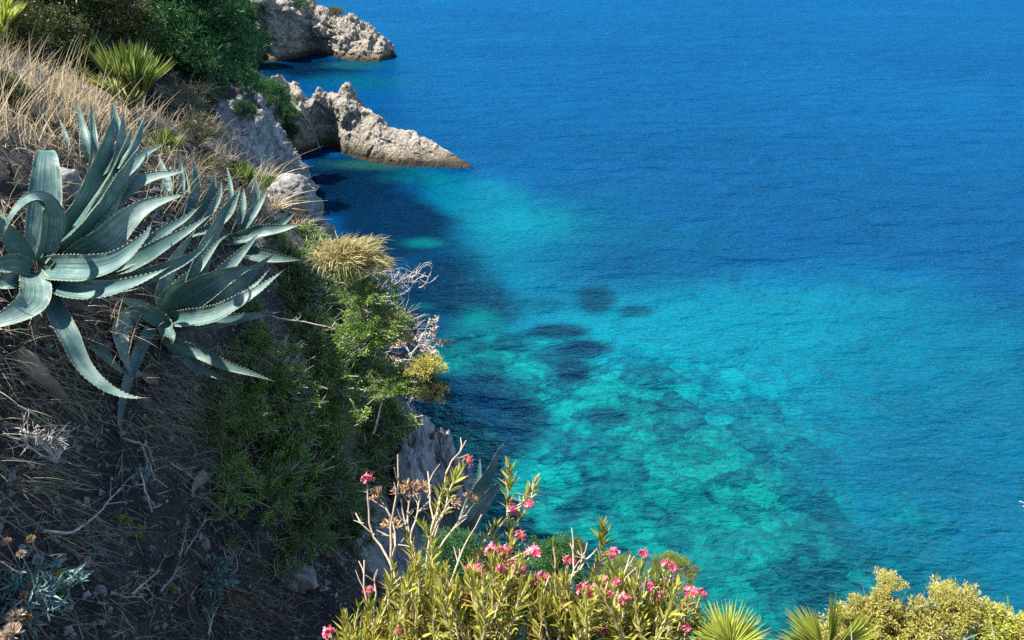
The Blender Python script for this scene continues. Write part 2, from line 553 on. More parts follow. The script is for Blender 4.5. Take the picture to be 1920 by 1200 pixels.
def agave_mat():
    m, t, L = new_mat('agave_skin')
    uv = nd(t, 'UVMap')
    sp = nd(t, 'SeparateXYZ')
    L(uv.outputs[0], sp.inputs[0])
    geo = nd(t, 'NewGeometry')
    a = mth(t, 'ABSOLUTE', mth(t, 'SUBTRACT', mth(t, 'MULTIPLY', sp.outputs[0], 2.0), 1.0))
    n1 = noise_n(t, 4.0, 4, 0.6, geo.outputs['Position'])
    mp = nd(t, 'Mapping')
    mp.inputs['Scale'].default_value = (14, 1.4, 1)
    L(uv.outputs[0], mp.inputs['Vector'])
    oi = nd(t, 'ObjectInfo')
    add = nd(t, 'VectorMath', operation='ADD')
    L(mp.outputs[0], add.inputs[0])
    cmb = nd(t, 'CombineXYZ')
    L(mth(t, 'MULTIPLY', oi.outputs['Random'], 37.0), cmb.inputs[2])
    L(cmb.outputs[0], add.inputs[1])
    n2 = noise_n(t, 1.0, 4, 0.6, add.outputs[0])
    f = mth(t, 'ADD', mth(t, 'MULTIPLY', n1, 0.6), mth(t, 'MULTIPLY', n2, 0.45))
    rp = ramp(t, [(0.30, (0.018, 0.078, 0.080)), (0.50, (0.055, 0.142, 0.132)), (0.68, (0.34, 0.43, 0.35))])
    L(f, rp.inputs[0])
    # bud imprints: one or two arcs across the blade
    arc = mth(t, 'ADD', mth(t, 'MULTIPLY', sp.outputs[1], 3.1), mth(t, 'MULTIPLY', mth(t, 'POWER', a, 2.0), -0.25))
    arc = mth(t, 'ADD', arc, mth(t, 'MULTIPLY', oi.outputs['Random'], 0.9))
    fr = mth(t, 'FRACT', arc)
    band = mth(t, 'MULTIPLY', mth(t, 'LESS_THAN', fr, 0.45), 0.30)
    c = mixc(t, rp.outputs[0], (0.045, 0.115, 0.13), band)
    mr = nd(t, 'MapRange', i_From_Min=0.90, i_From_Max=0.985)
    L(a, mr.inputs[0])
    c = mixc(t, c, (0.36, 0.36, 0.24), mth(t, 'MULTIPLY', mr.outputs[0], 0.8))
    tip = nd(t, 'MapRange', i_From_Min=0.955, i_From_Max=0.985)
    L(sp.outputs[1], tip.inputs[0])
    c = mixc(t, c, (0.10, 0.06, 0.04), tip.outputs[0])
    scar = mth(t, 'GREATER_THAN', noise_n(t, 34, 4, 0.7, geo.outputs['Position']), 0.655)
    c = mixc(t, c, (0.34, 0.30, 0.20), mth(t, 'MULTIPLY', scar, 0.5))
    dust = nd(t, 'MapRange', i_From_Min=0.50, i_From_Max=0.72)
    L(noise_n(t, 7, 6, 0.7, geo.outputs['Position'], 0.8), dust.inputs[0])
    c = mixc(t, c, (0.34, 0.37, 0.31), mth(t, 'MULTIPLY', dust.outputs[0], 0.22))
    b = nd(t, 'BsdfPrincipled', i_Roughness=0.52)
    b.inputs['Specular IOR Level'].default_value = 0.4
    L(c, b.inputs['Base Color'])
    bp = nd(t, 'Bump', i_Strength=0.25, i_Distance=0.01)
    L(n2, bp.inputs['Height'])
    L(bp.outputs[0], b.inputs['Normal'])
    tr = nd(t, 'BsdfTranslucent')
    tr.inputs['Color'].default_value = (0.30, 0.46, 0.12, 1)
    mx = nd(t, 'MixShader', i_Fac=0.10)
    L(b.outputs[0], mx.inputs[1])
    L(tr.outputs[0], mx.inputs[2])
    o = nd(t, 'OutputMaterial')
    L(mx.outputs[0], o.inputs[0])
    return m


M_AGAVE = agave_mat()

# ------------------------------------------------------------------ terrain: one loft along the coast
FAR = 0.72      # everything past the near slope was measured with the camera 25 m up; it stands 18 m up
# near cross-sections, inland to sea: x, height relative to the camera
NEAR = [
    (-9, [(-16, 3), (-9, .6), (-6, -.7), (-4, -1.4), (-2.5, -1.7), (-.5, -1.8), (2, -2.2), (4, -8), (6, -13), (8, -18), (11, -24)]),
    (-1.5, [(-14, 4), (-7, 1.2), (-4.2, -.3), (-2.8, -1.4), (-1.5, -1.75), (0, -1.9), (2.6, -2.1), (3.6, -8), (5, -13), (7, -18), (10, -24)]),
    (1.3, [(-14, 4), (-7, 1.4), (-4.3, -.3), (-2.75, -1.5), (-2.1, -2.35), (-1.1, -2.45), (2.9, -2.4), (3.7, -8.5), (4.9, -14), (6.2, -18), (10, -24)]),
    (2.2, [(-14, 4), (-7, 1.5), (-4.35, -.28), (-2.75, -1.52), (-2.12, -2.85), (-1.3, -3.35), (2.7, -3.15), (3.4, -9), (4.6, -14), (5.8, -18), (9.5, -24)]),
    (3.1, [(-14, 4), (-7, 1.6), (-4.4, -.25), (-2.75, -1.55), (-2.15, -3.0), (-1.6, -4.3), (1.6, -4.9), (2.5, -9.8), (3.6, -14), (4.8, -18), (8, -24)]),
    (5.0, [(-14, 4), (-8, 1.8), (-4.7, -.3), (-2.8, -1.6), (-2.2, -3.0), (-1.65, -4.4), (-1.1, -5.8), (.4, -9.5), (2.2, -14), (3.6, -18), (7, -24)]),
    (8.0, [(-15, 4), (-9, 1.3), (-5.5, -1.0), (-3.25, -2.15), (-2.55, -3.4), (-1.9, -4.8), (-1.3, -6.25), (-.3, -10), (1.2, -14), (2.6, -18), (6, -24)]),
    (11.0, [(-16, 4), (-10, .6), (-7, -1.9), (-5.1, -3.1), (-3.95, -3.7), (-3.15, -4.5), (-2.5, -5.85), (-1.5, -10), (-.2, -14), (1.2, -18), (5, -24)]),
    (15.0, [(-18, 3.5), (-12, .4), (-9, -2), (-7.2, -3.4), (-6.0, -4.3), (-5.0, -5.0), (-4.3, -5.8), (-3.5, -9.5), (-2.2, -14), (-.9, -18), (3, -24)]),
]
FARS = [
    (28.0, [(-26, 31), (-19, 27.5), (-15, 24.5), (-12.4, 21.3), (-10.3, 18.75), (-9.35, 16.7), (-8.2, 14.4), (-6.8, 9), (-5.2, 3), (-3.8, 0), (0, -6)]),
    (45.0, [(-36, 33), (-29, 28.5), (-24, 24), (-17.5, 16.8), (-14.3, 14.0), (-13.5, 12.6), (-12.6, 11.2), (-12.0, 6), (-11.4, 2), (-10.8, 0), (-7, -6)]),
    (56.0, [(-40, 34), (-34, 29.5), (-29, 24.5), (-22.5, 16.0), (-19.6, 12.4), (-18.8, 10.5), (-18, 8.5), (-17, 5), (-16.6, 1.5), (-16, 0), (-13, -6)]),
    (66.0, [(-46, 34), (-39, 30), (-34, 25.5), (-30, 20.5), (-26.5, 16), (-24, 12.5), (-22, 9.5), (-21, 5), (-20, 1.5), (-19.4, 0), (-16, -6)]),
    (82.0, [(-52, 34), (-46, 30), (-41, 25.5), (-37, 20.5), (-33, 15), (-29, 11), (-26.5, 7.5), (-25, 4), (-24, 1), (-23.6, 0), (-20, -6)]),
    (100., [(-62, 34), (-57, 30), (-52, 25.5), (-48, 20.5), (-45, 15), (-42, 10), (-39, 6), (-37, 3), (-35.5, 1), (-35, 0), (-30, -6)]),
    (125., [(-78, 36), (-71, 32), (-65, 27.5), (-60, 22.5), (-56.5, 17), (-54, 12), (-52, 7), (-51, 3), (-50, 1), (-49.5, 0), (-45, -6)]),
    (150., [(-92, 36), (-84, 32), (-77, 28), (-70, 23), (-65, 18), (-61, 13), (-57, 8), (-55, 4), (-53, 1), (-52, 0), (-47, -6)]),
    (185., [(-110, 36), (-100, 32), (-92, 28), (-84, 23), (-78, 18), (-73, 13), (-68, 8), (-65, 4), (-63, 1), (-62, 0), (-55, -6)]),
    (260., [(-170, 36), (-160, 32), (-150, 28), (-142, 23), (-136, 18), (-131, 13), (-126, 8), (-123, 4), (-121, 1), (-120, 0), (-112, -6)]),
]
STN = [(y, [(x, CAMZ + z) for x, z in c]) for y, c in NEAR] + \
      [(y * FAR, [(x * FAR, (CAMZ + (z - 25) * FAR) if z > -1 else z) for x, z in c]) for y, c in FARS]
SY = np.array([s[0] for s in STN], float)
SXZ = np.array([s[1] for s in STN], float)


def loft(yq, tq):
    A = herm(SY, SXZ, yq)                      # (ny, 11, 2)
    B = herm(np.arange(11), A.transpose(1, 0, 2), tq)   # (nt, ny, 2)
    B = B.transpose(1, 0, 2)
    Y = np.broadcast_to(np.asarray(yq)[:, None], B.shape[:2])
    return np.stack([B[..., 0], Y, B[..., 1]], -1)


yq = np.concatenate([np.arange(-9, 1.4, .25), np.arange(1.4, 13, .045), np.arange(13, 45, .12), np.arange(45, 95, .36), np.arange(95, 187, .9)])
tq = np.concatenate([np.arange(0, 2, .12), np.arange(2, 8.0, .0275), np.arange(8, 10.01, .1)])
TP = loft(yq, tq)
TN = gnormal(TP)
if TN[len(yq) // 2, len(tq) // 2, 0] < 0:
    TN = -TN
yy = TP[..., 1]
tt = np.broadcast_to(tq[None], yy.shape)
n_big = fbm(TP * 0.55, 3, 5)
near = 1 - sstep(12, 16, yy)
mid = sstep(14, 18, yy) * (1 - sstep(37, 43, yy))
rockm = near * sstep(5.55, 6.1, tt + .3 * n_big) + sstep(12, 16, yy) * sstep(5.0, 5.8, tt)
rockm = np.maximum(rockm, mid * sstep(3.7, 4.2, tt + .25 * n_big))
outc = fbm(TP * np.array([.9, .9, .9]) + 31, 4, 11)
rockm = np.clip(np.maximum(rockm, near * sstep(.30, .48, outc) * sstep(5.0, 5.5, tt) * .9), 0, 1)
rk_near = np.zeros_like(yy)
sel = yy < 20
rk_near[sel] = rocky(TP[sel], 1.1, .6, 3)
rk_far = np.zeros_like(yy)
sel = yy > 12
rk_far[sel] = rocky(TP[sel], 1.9, .40, 13)
fb = sstep(12, 18, yy)
rk_fine = np.zeros_like(yy)
sel = yy > 10
rk_fine[sel] = rocky(TP[sel], .62, .5, 33)
rk = (1 - fb) * rk_near * .24 + fb * (rk_far * .55 + rk_fine * .22)
soil = .075 * fbm(TP * 3.2, 5, 21, .66) + .03 * facets(TP * 7.0, 1, 27) * sstep(1.5, 3, tt) + .15 * fbm(TP * .9, 3, 22) + .02 * vnoise(TP * 11, 23)
dsp = rockm * rk + (1 - rockm) * soil * (1 + 3 * fb)
dsp = dsp * sstep(-.2, .8, 10 - tt)
TPD = TP + TN * dsp[..., None]
hb = MB()
hb.add(TPD.reshape(-1, 3), grid_mesh(TPD)[:, ::-1])
hill_me = hb.mesh('hillside', M_HILL, True, attrs={'rock': rockm.ravel()})
link('hillside', hill_me, kind='structure', label='steep earth and rock hillside falling from the left down to the sea')

# ------------------------------------------------------------------ rocky point in the middle distance
ru = [470, 500, 525, 540, 553, 566, 577, 588, 597, 607, 617, 630, 642, 652, 660, 668, 677, 690, 700, 712, 722, 737, 752, 770, 783, 797, 815, 833, 848, 862, 875, 886, 893]
rv = [150, 150, 139, 152, 150, 166, 180, 178, 168, 176, 182, 180, 170, 160, 168, 184, 200, 207, 212, 218, 232, 241, 245, 248, 250, 262, 272, 279, 288, 296, 303, 308, 316]
ry = [88, 89, 92, 93, 93, 92, 91.5, 91, 91, 91, 91, 91, 91, 91, 91, 90.5, 90, 89.5, 89, 88.6, 88.2, 88, 87.6, 87.2, 86.8, 86.4, 86.0, 85.6, 85.3, 85.1, 85, 84.9, 84.8]
bu = np.array([440, 560, 585, 603, 625, 645, 667, 700, 733, 800, 880, 905])
bv = np.array([300, 292, 284, 276, 276, 290, 297, 305, 311, 313, 316, 318])
rows = []
for u, v, y in zip(ru, rv, ry):
    R = pix_y(u, v, y * FAR)
    uf = u + (0 if u > 660 else (660 - u) * .10)
    F = pix_z(uf, np.interp(uf, bu, bv))
    B = np.array([R[0] + .6, R[1] + 1.6 + .25 * R[2], -2.0])
    h = R[2]
    cave = math.exp(-((u - 612) / 24.0) ** 2)
    m1 = R * .80 + F * .20 + np.array([0, -.35, .10]) * h * .5
    m2 = R * .52 + F * .48 + np.array([0, -.30, .16]) * h * (.5 - .55 * cave)
    m3 = R * .24 + F * .76 + np.array([0, -.22, .16]) * h * (.5 - .9 * cave)
    rows.append([B, R * .55 + B * .45 + np.array([0, .3, .2]) * h * .5, R, m1, m2, m3, F, F + np.array([0, -.9, -1.6])])
rows = np.array(rows)
kk = np.arange(len(rows))
P = herm(kk, rows, np.linspace(0, len(rows) - 1, 330))
P = herm(np.arange(8), P.transpose(1, 0, 2), np.linspace(0, 7, 130)).transpose(1, 0, 2)
N = gnormal(P)
if N[160, 60, 1] > 0:
    N = -N
amp = .25 + .75 * sstep(0, 3, P[..., 2])
P = P + N * ((rocky(P, 1.5, .7, 51) * .30 + rocky(P, .5, .7, 57) * .11) * amp)[..., None]
pb = MB()
pb.add(P.reshape(-1, 3), grid_mesh(P))
prom = pb.mesh('rocky_point', M_LIME, True)
PROM_ARR = (P.reshape(-1, 3), grid_mesh(P))
link('promontory', prom, kind='structure', label='pale jagged limestone point with a sharp pinnacle reaching into the sea')

# ------------------------------------------------------------------ far headland
ru = [360, 420, 470, 510, 545, 572, 584, 592, 602, 612, 622, 634, 646, 658, 668, 680, 692, 702, 712, 720, 727, 733, 738]
rv = [-140, -110, -70, -45, -24, -6, 8, 16, 12, 16, 20, 28, 30, 34, 40, 46, 47, 60, 64, 66, 76, 90, 100]
ry = [180, 178, 176, 174, 172, 170, 169, 168, 167, 166.5, 166, 165, 164.5, 164, 163.5, 163, 162.5, 162, 161.5, 161, 160.5, 160, 159.5]
bu = np.array([330, 467, 500, 545, 587, 620, 650, 690, 712, 735, 745])
bv = np.array([118, 113, 119, 112, 103, 106, 113, 117, 116, 108, 104])
rows = []
for u, v, y in zip(ru, rv, ry):
    R = pix_y(u, v, y * FAR)
    F = pix_z(u, np.interp(u, bu, bv))
    B = np.array([R[0] + 1.5, R[1] + 4 + .4 * R[2], -3.0])
    h = R[2]
    cave = 1 - float(sstep(575, 665, u))
    n1 = R * .80 + F * .20 + np.array([0, -.3, .12]) * h * .5
    n2 = R * .5 + F * .5 + np.array([0, -.35, .15]) * h * .5
    n3 = R * .22 + F * .78 + np.array([0, -.2, .16]) * h * .5
    w1 = np.array([F[0], F[1] + 1.2, h * .86])
    w2 = np.array([F[0], F[1] + .6, h * .52])
    w3 = np.array([F[0], F[1] + 1.3, h * .20])
    cv = cave * .9
    rows.append([B, R * .6 + B * .4 + np.array([0, .5, .2]) * h * .5, R, n1 * (1 - cv) + w1 * cv, n2 * (1 - cv) + w2 * cv, n3 * (1 - cv) + w3 * cv,
                 F + np.array([0, .9 * cv, 0]), F + np.array([0, -1.6, -2.5])])
rows = np.array(rows)
P = herm(np.arange(len(rows)), rows, np.linspace(0, len(rows) - 1, 300))
P = herm(np.arange(8), P.transpose(1, 0, 2), np.linspace(0, 7, 120)).transpose(1, 0, 2)
N = gnormal(P)
if N[160, 60, 1] > 0:
    N = -N
amp = .2 + .8 * sstep(0, 3, P[..., 2])
P = P + N * ((rocky(P, 2.6, 1.3, 71) * .95 + rocky(P, .8, 1.4, 77) * .22) * amp)[..., None]
pb = MB()
pb.add(P.reshape(-1, 3), grid_mesh(P))
HEAD_ARR = (P.reshape(-1, 3), grid_mesh(P))
link('headland', pb.mesh('headland', M_HEAD, True), kind='structure', label='farther rocky headland at the top with a shaded cliff face and sunlit tip')

# ------------------------------------------------------------------ ray casting onto the land, for putting things on it
_V = np.concatenate([TPD.reshape(-1, 3), PROM_ARR[0], HEAD_ARR[0]])
_n1, _n2 = TPD.shape[0] * TPD.shape[1], len(PROM_ARR[0])
_F = np.concatenate([grid_mesh(TPD), PROM_ARR[1] + _n1, HEAD_ARR[1] + _n1 + _n2])
BVH = BVHTree.FromPolygons(_V.tolist(), _F.tolist())


def ground(u, v, default=None):
    """world point, normal and depth where the view ray through photo pixel (u, v) meets the land"""
    r = ray(u, v)
    hit, n, _, dist = BVH.ray_cast(Vector(CAM), Vector(r).normalized(), 400)
    if hit is None:
        d = default or 5.0
        return pix(u, v, d), np.array([0, 0, 1.0]), d
    n = np.array(n)
    if np.dot(n, r) > 0:
        n = -n
    return np.array(hit), n, dist / np.linalg.norm(r)


def drop(p):
    """the ground under a world point"""
    hit, n, _, _ = BVH.ray_cast(Vector((p[0], p[1], p[2] + 1.5)), Vector((0, 0, -1)), 60)
    if hit is None:
        return np.array(p, float), np.array([0, 0, 1.0])
    n = np.array(n)
    return np.array(hit), (n if n[2] > 0 else -n)


# ------------------------------------------------------------------ sea
gx = np.concatenate([[-6000, -1500, -500, -250, -120], np.arange(-55, 95.01, .4), [110, 150, 220, 350, 700, 1800, 6000]])
gy = np.concatenate([[-3000, -500, -100], np.arange(4, 128, .4), [140, 165, 200, 260, 350, 500, 900, 2500, 9000]])
X, Y = np.meshgrid(gx, gy)
W = np.stack([X, Y, np.zeros_like(X)], -1)
wob = fbm(W * .13, 4, 91) * .55 + fbm(W * .5, 3, 95) * .28


def blob(u, v, a, b, soft=.5, k=1.0):
    c = pix_z(u, v)
    rx = (pix_z(u + a, v)[0] - pix_z(u - a, v)[0]) / 2
    ryy = (pix_z(u, v - b)[1] - pix_z(u, v + b)[1]) / 2
    sh = (pix_z(u, v - b)[0] - pix_z(u, v + b)[0]) / (2 * ryy)
    dy = (Y - c[1])
    dx = (X - c[0]) - sh * dy
    r = np.sqrt((dx / rx) ** 2 + (dy / ryy) ** 2) + wob * k
    return 1 - sstep(1 - soft, 1 + soft, r)


C_DEEP = np.array([.0004, .047, .158])
C_MID = np.array([.0003, .068, .132])
C_SAND = np.array([.0003, .148, .210])
C_GREEN = np.array([.0003, .086, .085])
C_WEED = np.array([.0005, .010, .036])
col = np.broadcast_to(C_DEEP, X.shape + (3,)).copy()


def lay(c, m):
    global col
    col = col * (1 - m[..., None]) + c * m[..., None]


lay(C_DEEP * .80, blob(1500, 400, 700, 190, .8) * .5)
lay(C_MID, blob(1600, 880, 800, 340, .55, .6) * .95)
lay(C_MID, blob(1000, 520, 330, 160, .6) * .8)
lay(C_SAND, blob(1380, 600, 330, 95, .65, .7) * .72)
lay(C_SAND, blob(1200, 690, 260, 130, .6) * .55)
lay(C_SAND, blob(930, 385, 110, 45, .6) * .65)
lay(C_SAND, blob(990, 470, 110, 70, .7) * .55)
lay(C_SAND, blob(900, 345, 90, 24, .7) * .4)
green = np.clip(blob(1050, 930, 430, 260, .5, .7) + blob(1450, 1090, 240, 170, .6) + .8 * blob(880, 680, 110, 60, .5), 0, 1)
lay(C_GREEN, green * .92)
lay(C_SAND * .5 + C_GREEN * .5, blob(1010, 780, 160, 110, .7) * .55)
lay(C_GREEN * np.array([1, .6, .75]), blob(1250, 1130, 700, 90, .8) * .5)
lay(C_WEED * .9, blob(650, 350, 100, 52, .5))
lay(C_WEED * 1.1, blob(740, 440, 105, 62, .35))
lay(C_WEED, blob(820, 520, 110, 65, .4))
lay(C_WEED, blob(880, 570, 85, 45, .5))
lay(C_WEED, blob(760, 600, 70, 50, .35))
lay(C_DEEP * .72, blob(1180, 495, 200, 48, .75, .9) * .8)
lay(C_WEED, blob(900, 780, 95, 58, .4))
lay(C_WEED, blob(830, 745, 60, 40, .35))
for u, v, a, b, s in [(930, 700, 50, 14, .35), (870, 650, 40, 14, .5), (1042, 620, 44, 11, .9), (1095, 654, 42, 12, .95), (1070, 694, 30, 20, .95), (1030, 668, 26, 16, .7), (1115, 560, 38, 22, .8), (1190, 583, 30, 10, .6),
                      (968, 642, 30, 16, .6), (1132, 778, 32, 15, .75), (1170, 785, 16, 9, .6), (1240, 772, 14, 8, .4), (1020, 570, 40, 12, .4),
                      (1310, 870, 14, 9, .4), (1560, 970, 30, 10, .4)]:
    lay(C_WEED * .8, blob(u, v, a * 1.12, b * 1.12, .34, .75) * min(1, s * 1.1))
lay(C_SAND * np.array([1, .8, .62]), blob(890, 600, 38, 18, .8, 1.8) * .9)
lay(C_SAND * np.array([1, .8, .62]), blob(800, 457, 28, 7, .9, 1.6) * .8)
lay(C_SAND * np.array([1, .8, .62]), blob(790, 575, 24, 6, .9, 1.6) * .5)
lay(C_GREEN * 1.25, blob(895, 826, 17, 10, .7, 1.8))
lay(np.array([.012, .075, .055]), blob(690, 309, 56, 7, .9, 1.4) * .8)
lay(C_SAND * np.array([1, .75, .55]), blob(800, 332, 60, 9, .9, 1.5) * .4)
lay(C_WEED * .7, blob(560, 128, 110, 24, .6))
lay(C_MID * np.array([1, 1.1, .8]), blob(660, 150, 85, 13, .7) * .6)
lay(np.array([.006, .07, .08]), blob(670, 122, 60, 7, .5) * .7)
rocky_m = np.clip(green * 1.0 + .35 * blob(1200, 760, 300, 120, .7), 0, 1)
wb = MB()
wb.add(W.reshape(-1, 3), grid_mesh(W))


def water_mat():
    m, t, L = new_mat('sea_water')
    geo = nd(t, 'NewGeometry')
    P = geo.outputs['Position']
    at = nd(t, 'Attribute', attribute_name='bottom')
    rk = nd(t, 'Attribute', attribute_name='rocky')
    # boulders and weed on the shallow floor
    wv = nd(t, 'TexNoise', i_Scale=0.8, i_Detail=5.0, i_Roughness=0.6)
    L(P, wv.inputs['Vector'])
    sc = nd(t, 'VectorMath', operation='SCALE')
    sc.inputs['Scale'].default_value = 0.9
    L(wv.outputs['Color'], sc.inputs[0])
    ad = nd(t, 'VectorMath', operation='ADD')
    L(P, ad.inputs[0])
    L(sc.outputs[0], ad.inputs[1])
    wr = nd(t, 'TexNoise', i_Scale=5.0, i_Detail=2.0)
    L(P, wr.inputs['Vector'])
    sc2 = nd(t, 'VectorMath', operation='SCALE')
    sc2.inputs['Scale'].default_value = 0.30
    L(wr.outputs['Color'], sc2.inputs[0])
    ad2 = nd(t, 'VectorMath', operation='ADD')
    L(ad.outputs[0], ad2.inputs[0])
    L(sc2.outputs[0], ad2.inputs[1])
    v1 = nd(t, 'TexVoronoi', i_Scale=0.95)
    L(ad2.outputs[0], v1.inputs['Vector'])
    e1 = nd(t, 'TexVoronoi', feature='DISTANCE_TO_EDGE', i_Scale=0.95)
    L(ad2.outputs[0], e1.inputs['Vector'])
    v2 = nd(t, 'TexVoronoi', i_Scale=2.4)
    L(ad2.outputs[0], v2.inputs['Vector'])
    s1 = nd(t, 'SeparateColor')
    L(v1.outputs['Color'], s1.inputs[0])
    s2 = nd(t, 'SeparateColor')
    L(v2.outputs['Color'], s2.inputs[0])
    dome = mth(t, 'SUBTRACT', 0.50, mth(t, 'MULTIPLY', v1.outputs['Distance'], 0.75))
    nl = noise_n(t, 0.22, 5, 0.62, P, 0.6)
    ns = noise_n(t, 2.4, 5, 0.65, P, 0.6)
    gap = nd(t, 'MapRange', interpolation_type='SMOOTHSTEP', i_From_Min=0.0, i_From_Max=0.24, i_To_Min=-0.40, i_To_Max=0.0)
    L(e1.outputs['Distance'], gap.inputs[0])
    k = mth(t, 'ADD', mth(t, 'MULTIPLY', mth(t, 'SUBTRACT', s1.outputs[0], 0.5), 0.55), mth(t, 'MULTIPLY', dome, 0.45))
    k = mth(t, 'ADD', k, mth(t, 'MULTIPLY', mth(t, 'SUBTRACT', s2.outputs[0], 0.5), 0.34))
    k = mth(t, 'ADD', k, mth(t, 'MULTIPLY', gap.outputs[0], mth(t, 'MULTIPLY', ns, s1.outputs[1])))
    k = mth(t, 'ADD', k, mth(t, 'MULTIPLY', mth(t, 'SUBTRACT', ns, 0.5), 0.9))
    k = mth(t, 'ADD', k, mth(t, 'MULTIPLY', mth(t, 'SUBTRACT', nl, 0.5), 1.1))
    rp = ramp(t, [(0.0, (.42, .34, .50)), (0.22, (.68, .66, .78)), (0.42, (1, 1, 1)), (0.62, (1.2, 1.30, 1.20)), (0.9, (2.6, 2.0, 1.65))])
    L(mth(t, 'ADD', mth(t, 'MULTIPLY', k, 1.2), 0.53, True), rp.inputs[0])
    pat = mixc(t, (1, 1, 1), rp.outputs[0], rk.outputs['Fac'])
    big = ramp(t, [(0.35, (.86, .88, .92)), (0.65, (1.10, 1.10, 1.06))])
    L(noise_n(t, 0.035, 4, 0.55, P, 0.5), big.inputs[0])
    c = mixc(t, at.outputs['Color'], pat, 1.0, 'MULTIPLY')
    c = mixc(t, c, big.outputs[0], 1.0, 'MULTIPLY')
    # waves: wind ripples, chop and a low swell
    mp = nd(t, 'Mapping')
    mp.inputs['Rotation'].default_value = (0, 0, math.radians(12))
    mp.inputs['Scale'].default_value = (0.62, 1.2, 1)
    L(P, mp.inputs['Vector'])
    w1 = noise_n(t, 4.2, 5, 0.60, mp.outputs[0], 0.5)
    mp2 = nd(t, 'Mapping')
    mp2.inputs['Rotation'].default_value = (0, 0, math.radians(-20))
    mp2.inputs['Scale'].default_value = (0.6, 1.2, 1)
    L(P, mp2.inputs['Vector'])
    w2 = noise_n(t, 0.9, 4, 0.5, mp2.outputs[0], 0.3)
    w3 = noise_n(t, 0.36, 7, 0.54, mp.outputs[0], 0.4)
    w4 = noise_n(t, 0.13, 7, 0.52, mp2.outputs[0], 0.5)
    gust = nd(t, 'MapRange', i_From_Min=0.35, i_From_Max=0.65, i_To_Min=0.75, i_To_Max=1.2)
    mp4 = nd(t, 'Mapping')
    mp4.inputs['Rotation'].default_value = (0, 0, math.radians(25))
    mp4.inputs['Scale'].default_value = (0.35, 1.6, 1)
    L(P, mp4.inputs['Vector'])
    L(noise_n(t, 0.035, 4, 0.55, mp4.outputs[0], 0.6), gust.inputs[0])
    h = mth(t, 'ADD', mth(t, 'MULTIPLY', mth(t, 'MULTIPLY', w1, gust.outputs[0]), 0.85), mth(t, 'ADD', mth(t, 'MULTIPLY', w2, 1.2), mth(t, 'ADD', mth(t, 'MULTIPLY', w3, 4.8), mth(t, 'MULTIPLY', w4, 6.5))))
    bp = nd(t, 'Bump', i_Strength=1.0, i_Distance=0.36)
    L(h, bp.inputs['Height'])
    df = nd(t, 'BsdfDiffuse')
    L(c, df.inputs['Color'])
    bp2 = nd(t, 'Bump', i_Strength=1.0, i_Distance=0.38)
    L(h, bp2.inputs['Height'])
    L(bp2.outputs[0], df.inputs['Normal'])
    gl = nd(t, 'BsdfGlossy', i_Roughness=0.14)
    gl.inputs['Color'].default_value = (0.10, 0.58, 1, 1)
    L(bp.outputs[0], gl.inputs['Normal'])
    fr = nd(t, 'Fresnel', i_IOR=1.333)
    L(bp.outputs[0], fr.inputs['Normal'])
    mx = nd(t, 'MixShader')
    L(mth(t, 'MINIMUM', mth(t, 'MULTIPLY', fr.outputs[0], 0.75), 0.55), mx.inputs[0])
    L(df.outputs[0], mx.inputs[1])
    L(gl.outputs[0], mx.inputs[2])
    o = nd(t, 'OutputMaterial')
    L(mx.outputs[0], o.inputs[0])
    return m


link('sea', wb.mesh('sea', water_mat(), True, attrs={'rocky': rocky_m.ravel()}, col=col.reshape(-1, 3)), kind='structure',
     label='clear blue and turquoise sea with dark weed patches and pale rocky shallows')

# ================================================================== plants
R = np.random.default_rng(7)


def rnd_dirs(n, rg, up=-1.0):
    d = nrm(rg.normal(size=(n * 3, 3)))
    d = d[d[:, 2] > up][:n]
    return d


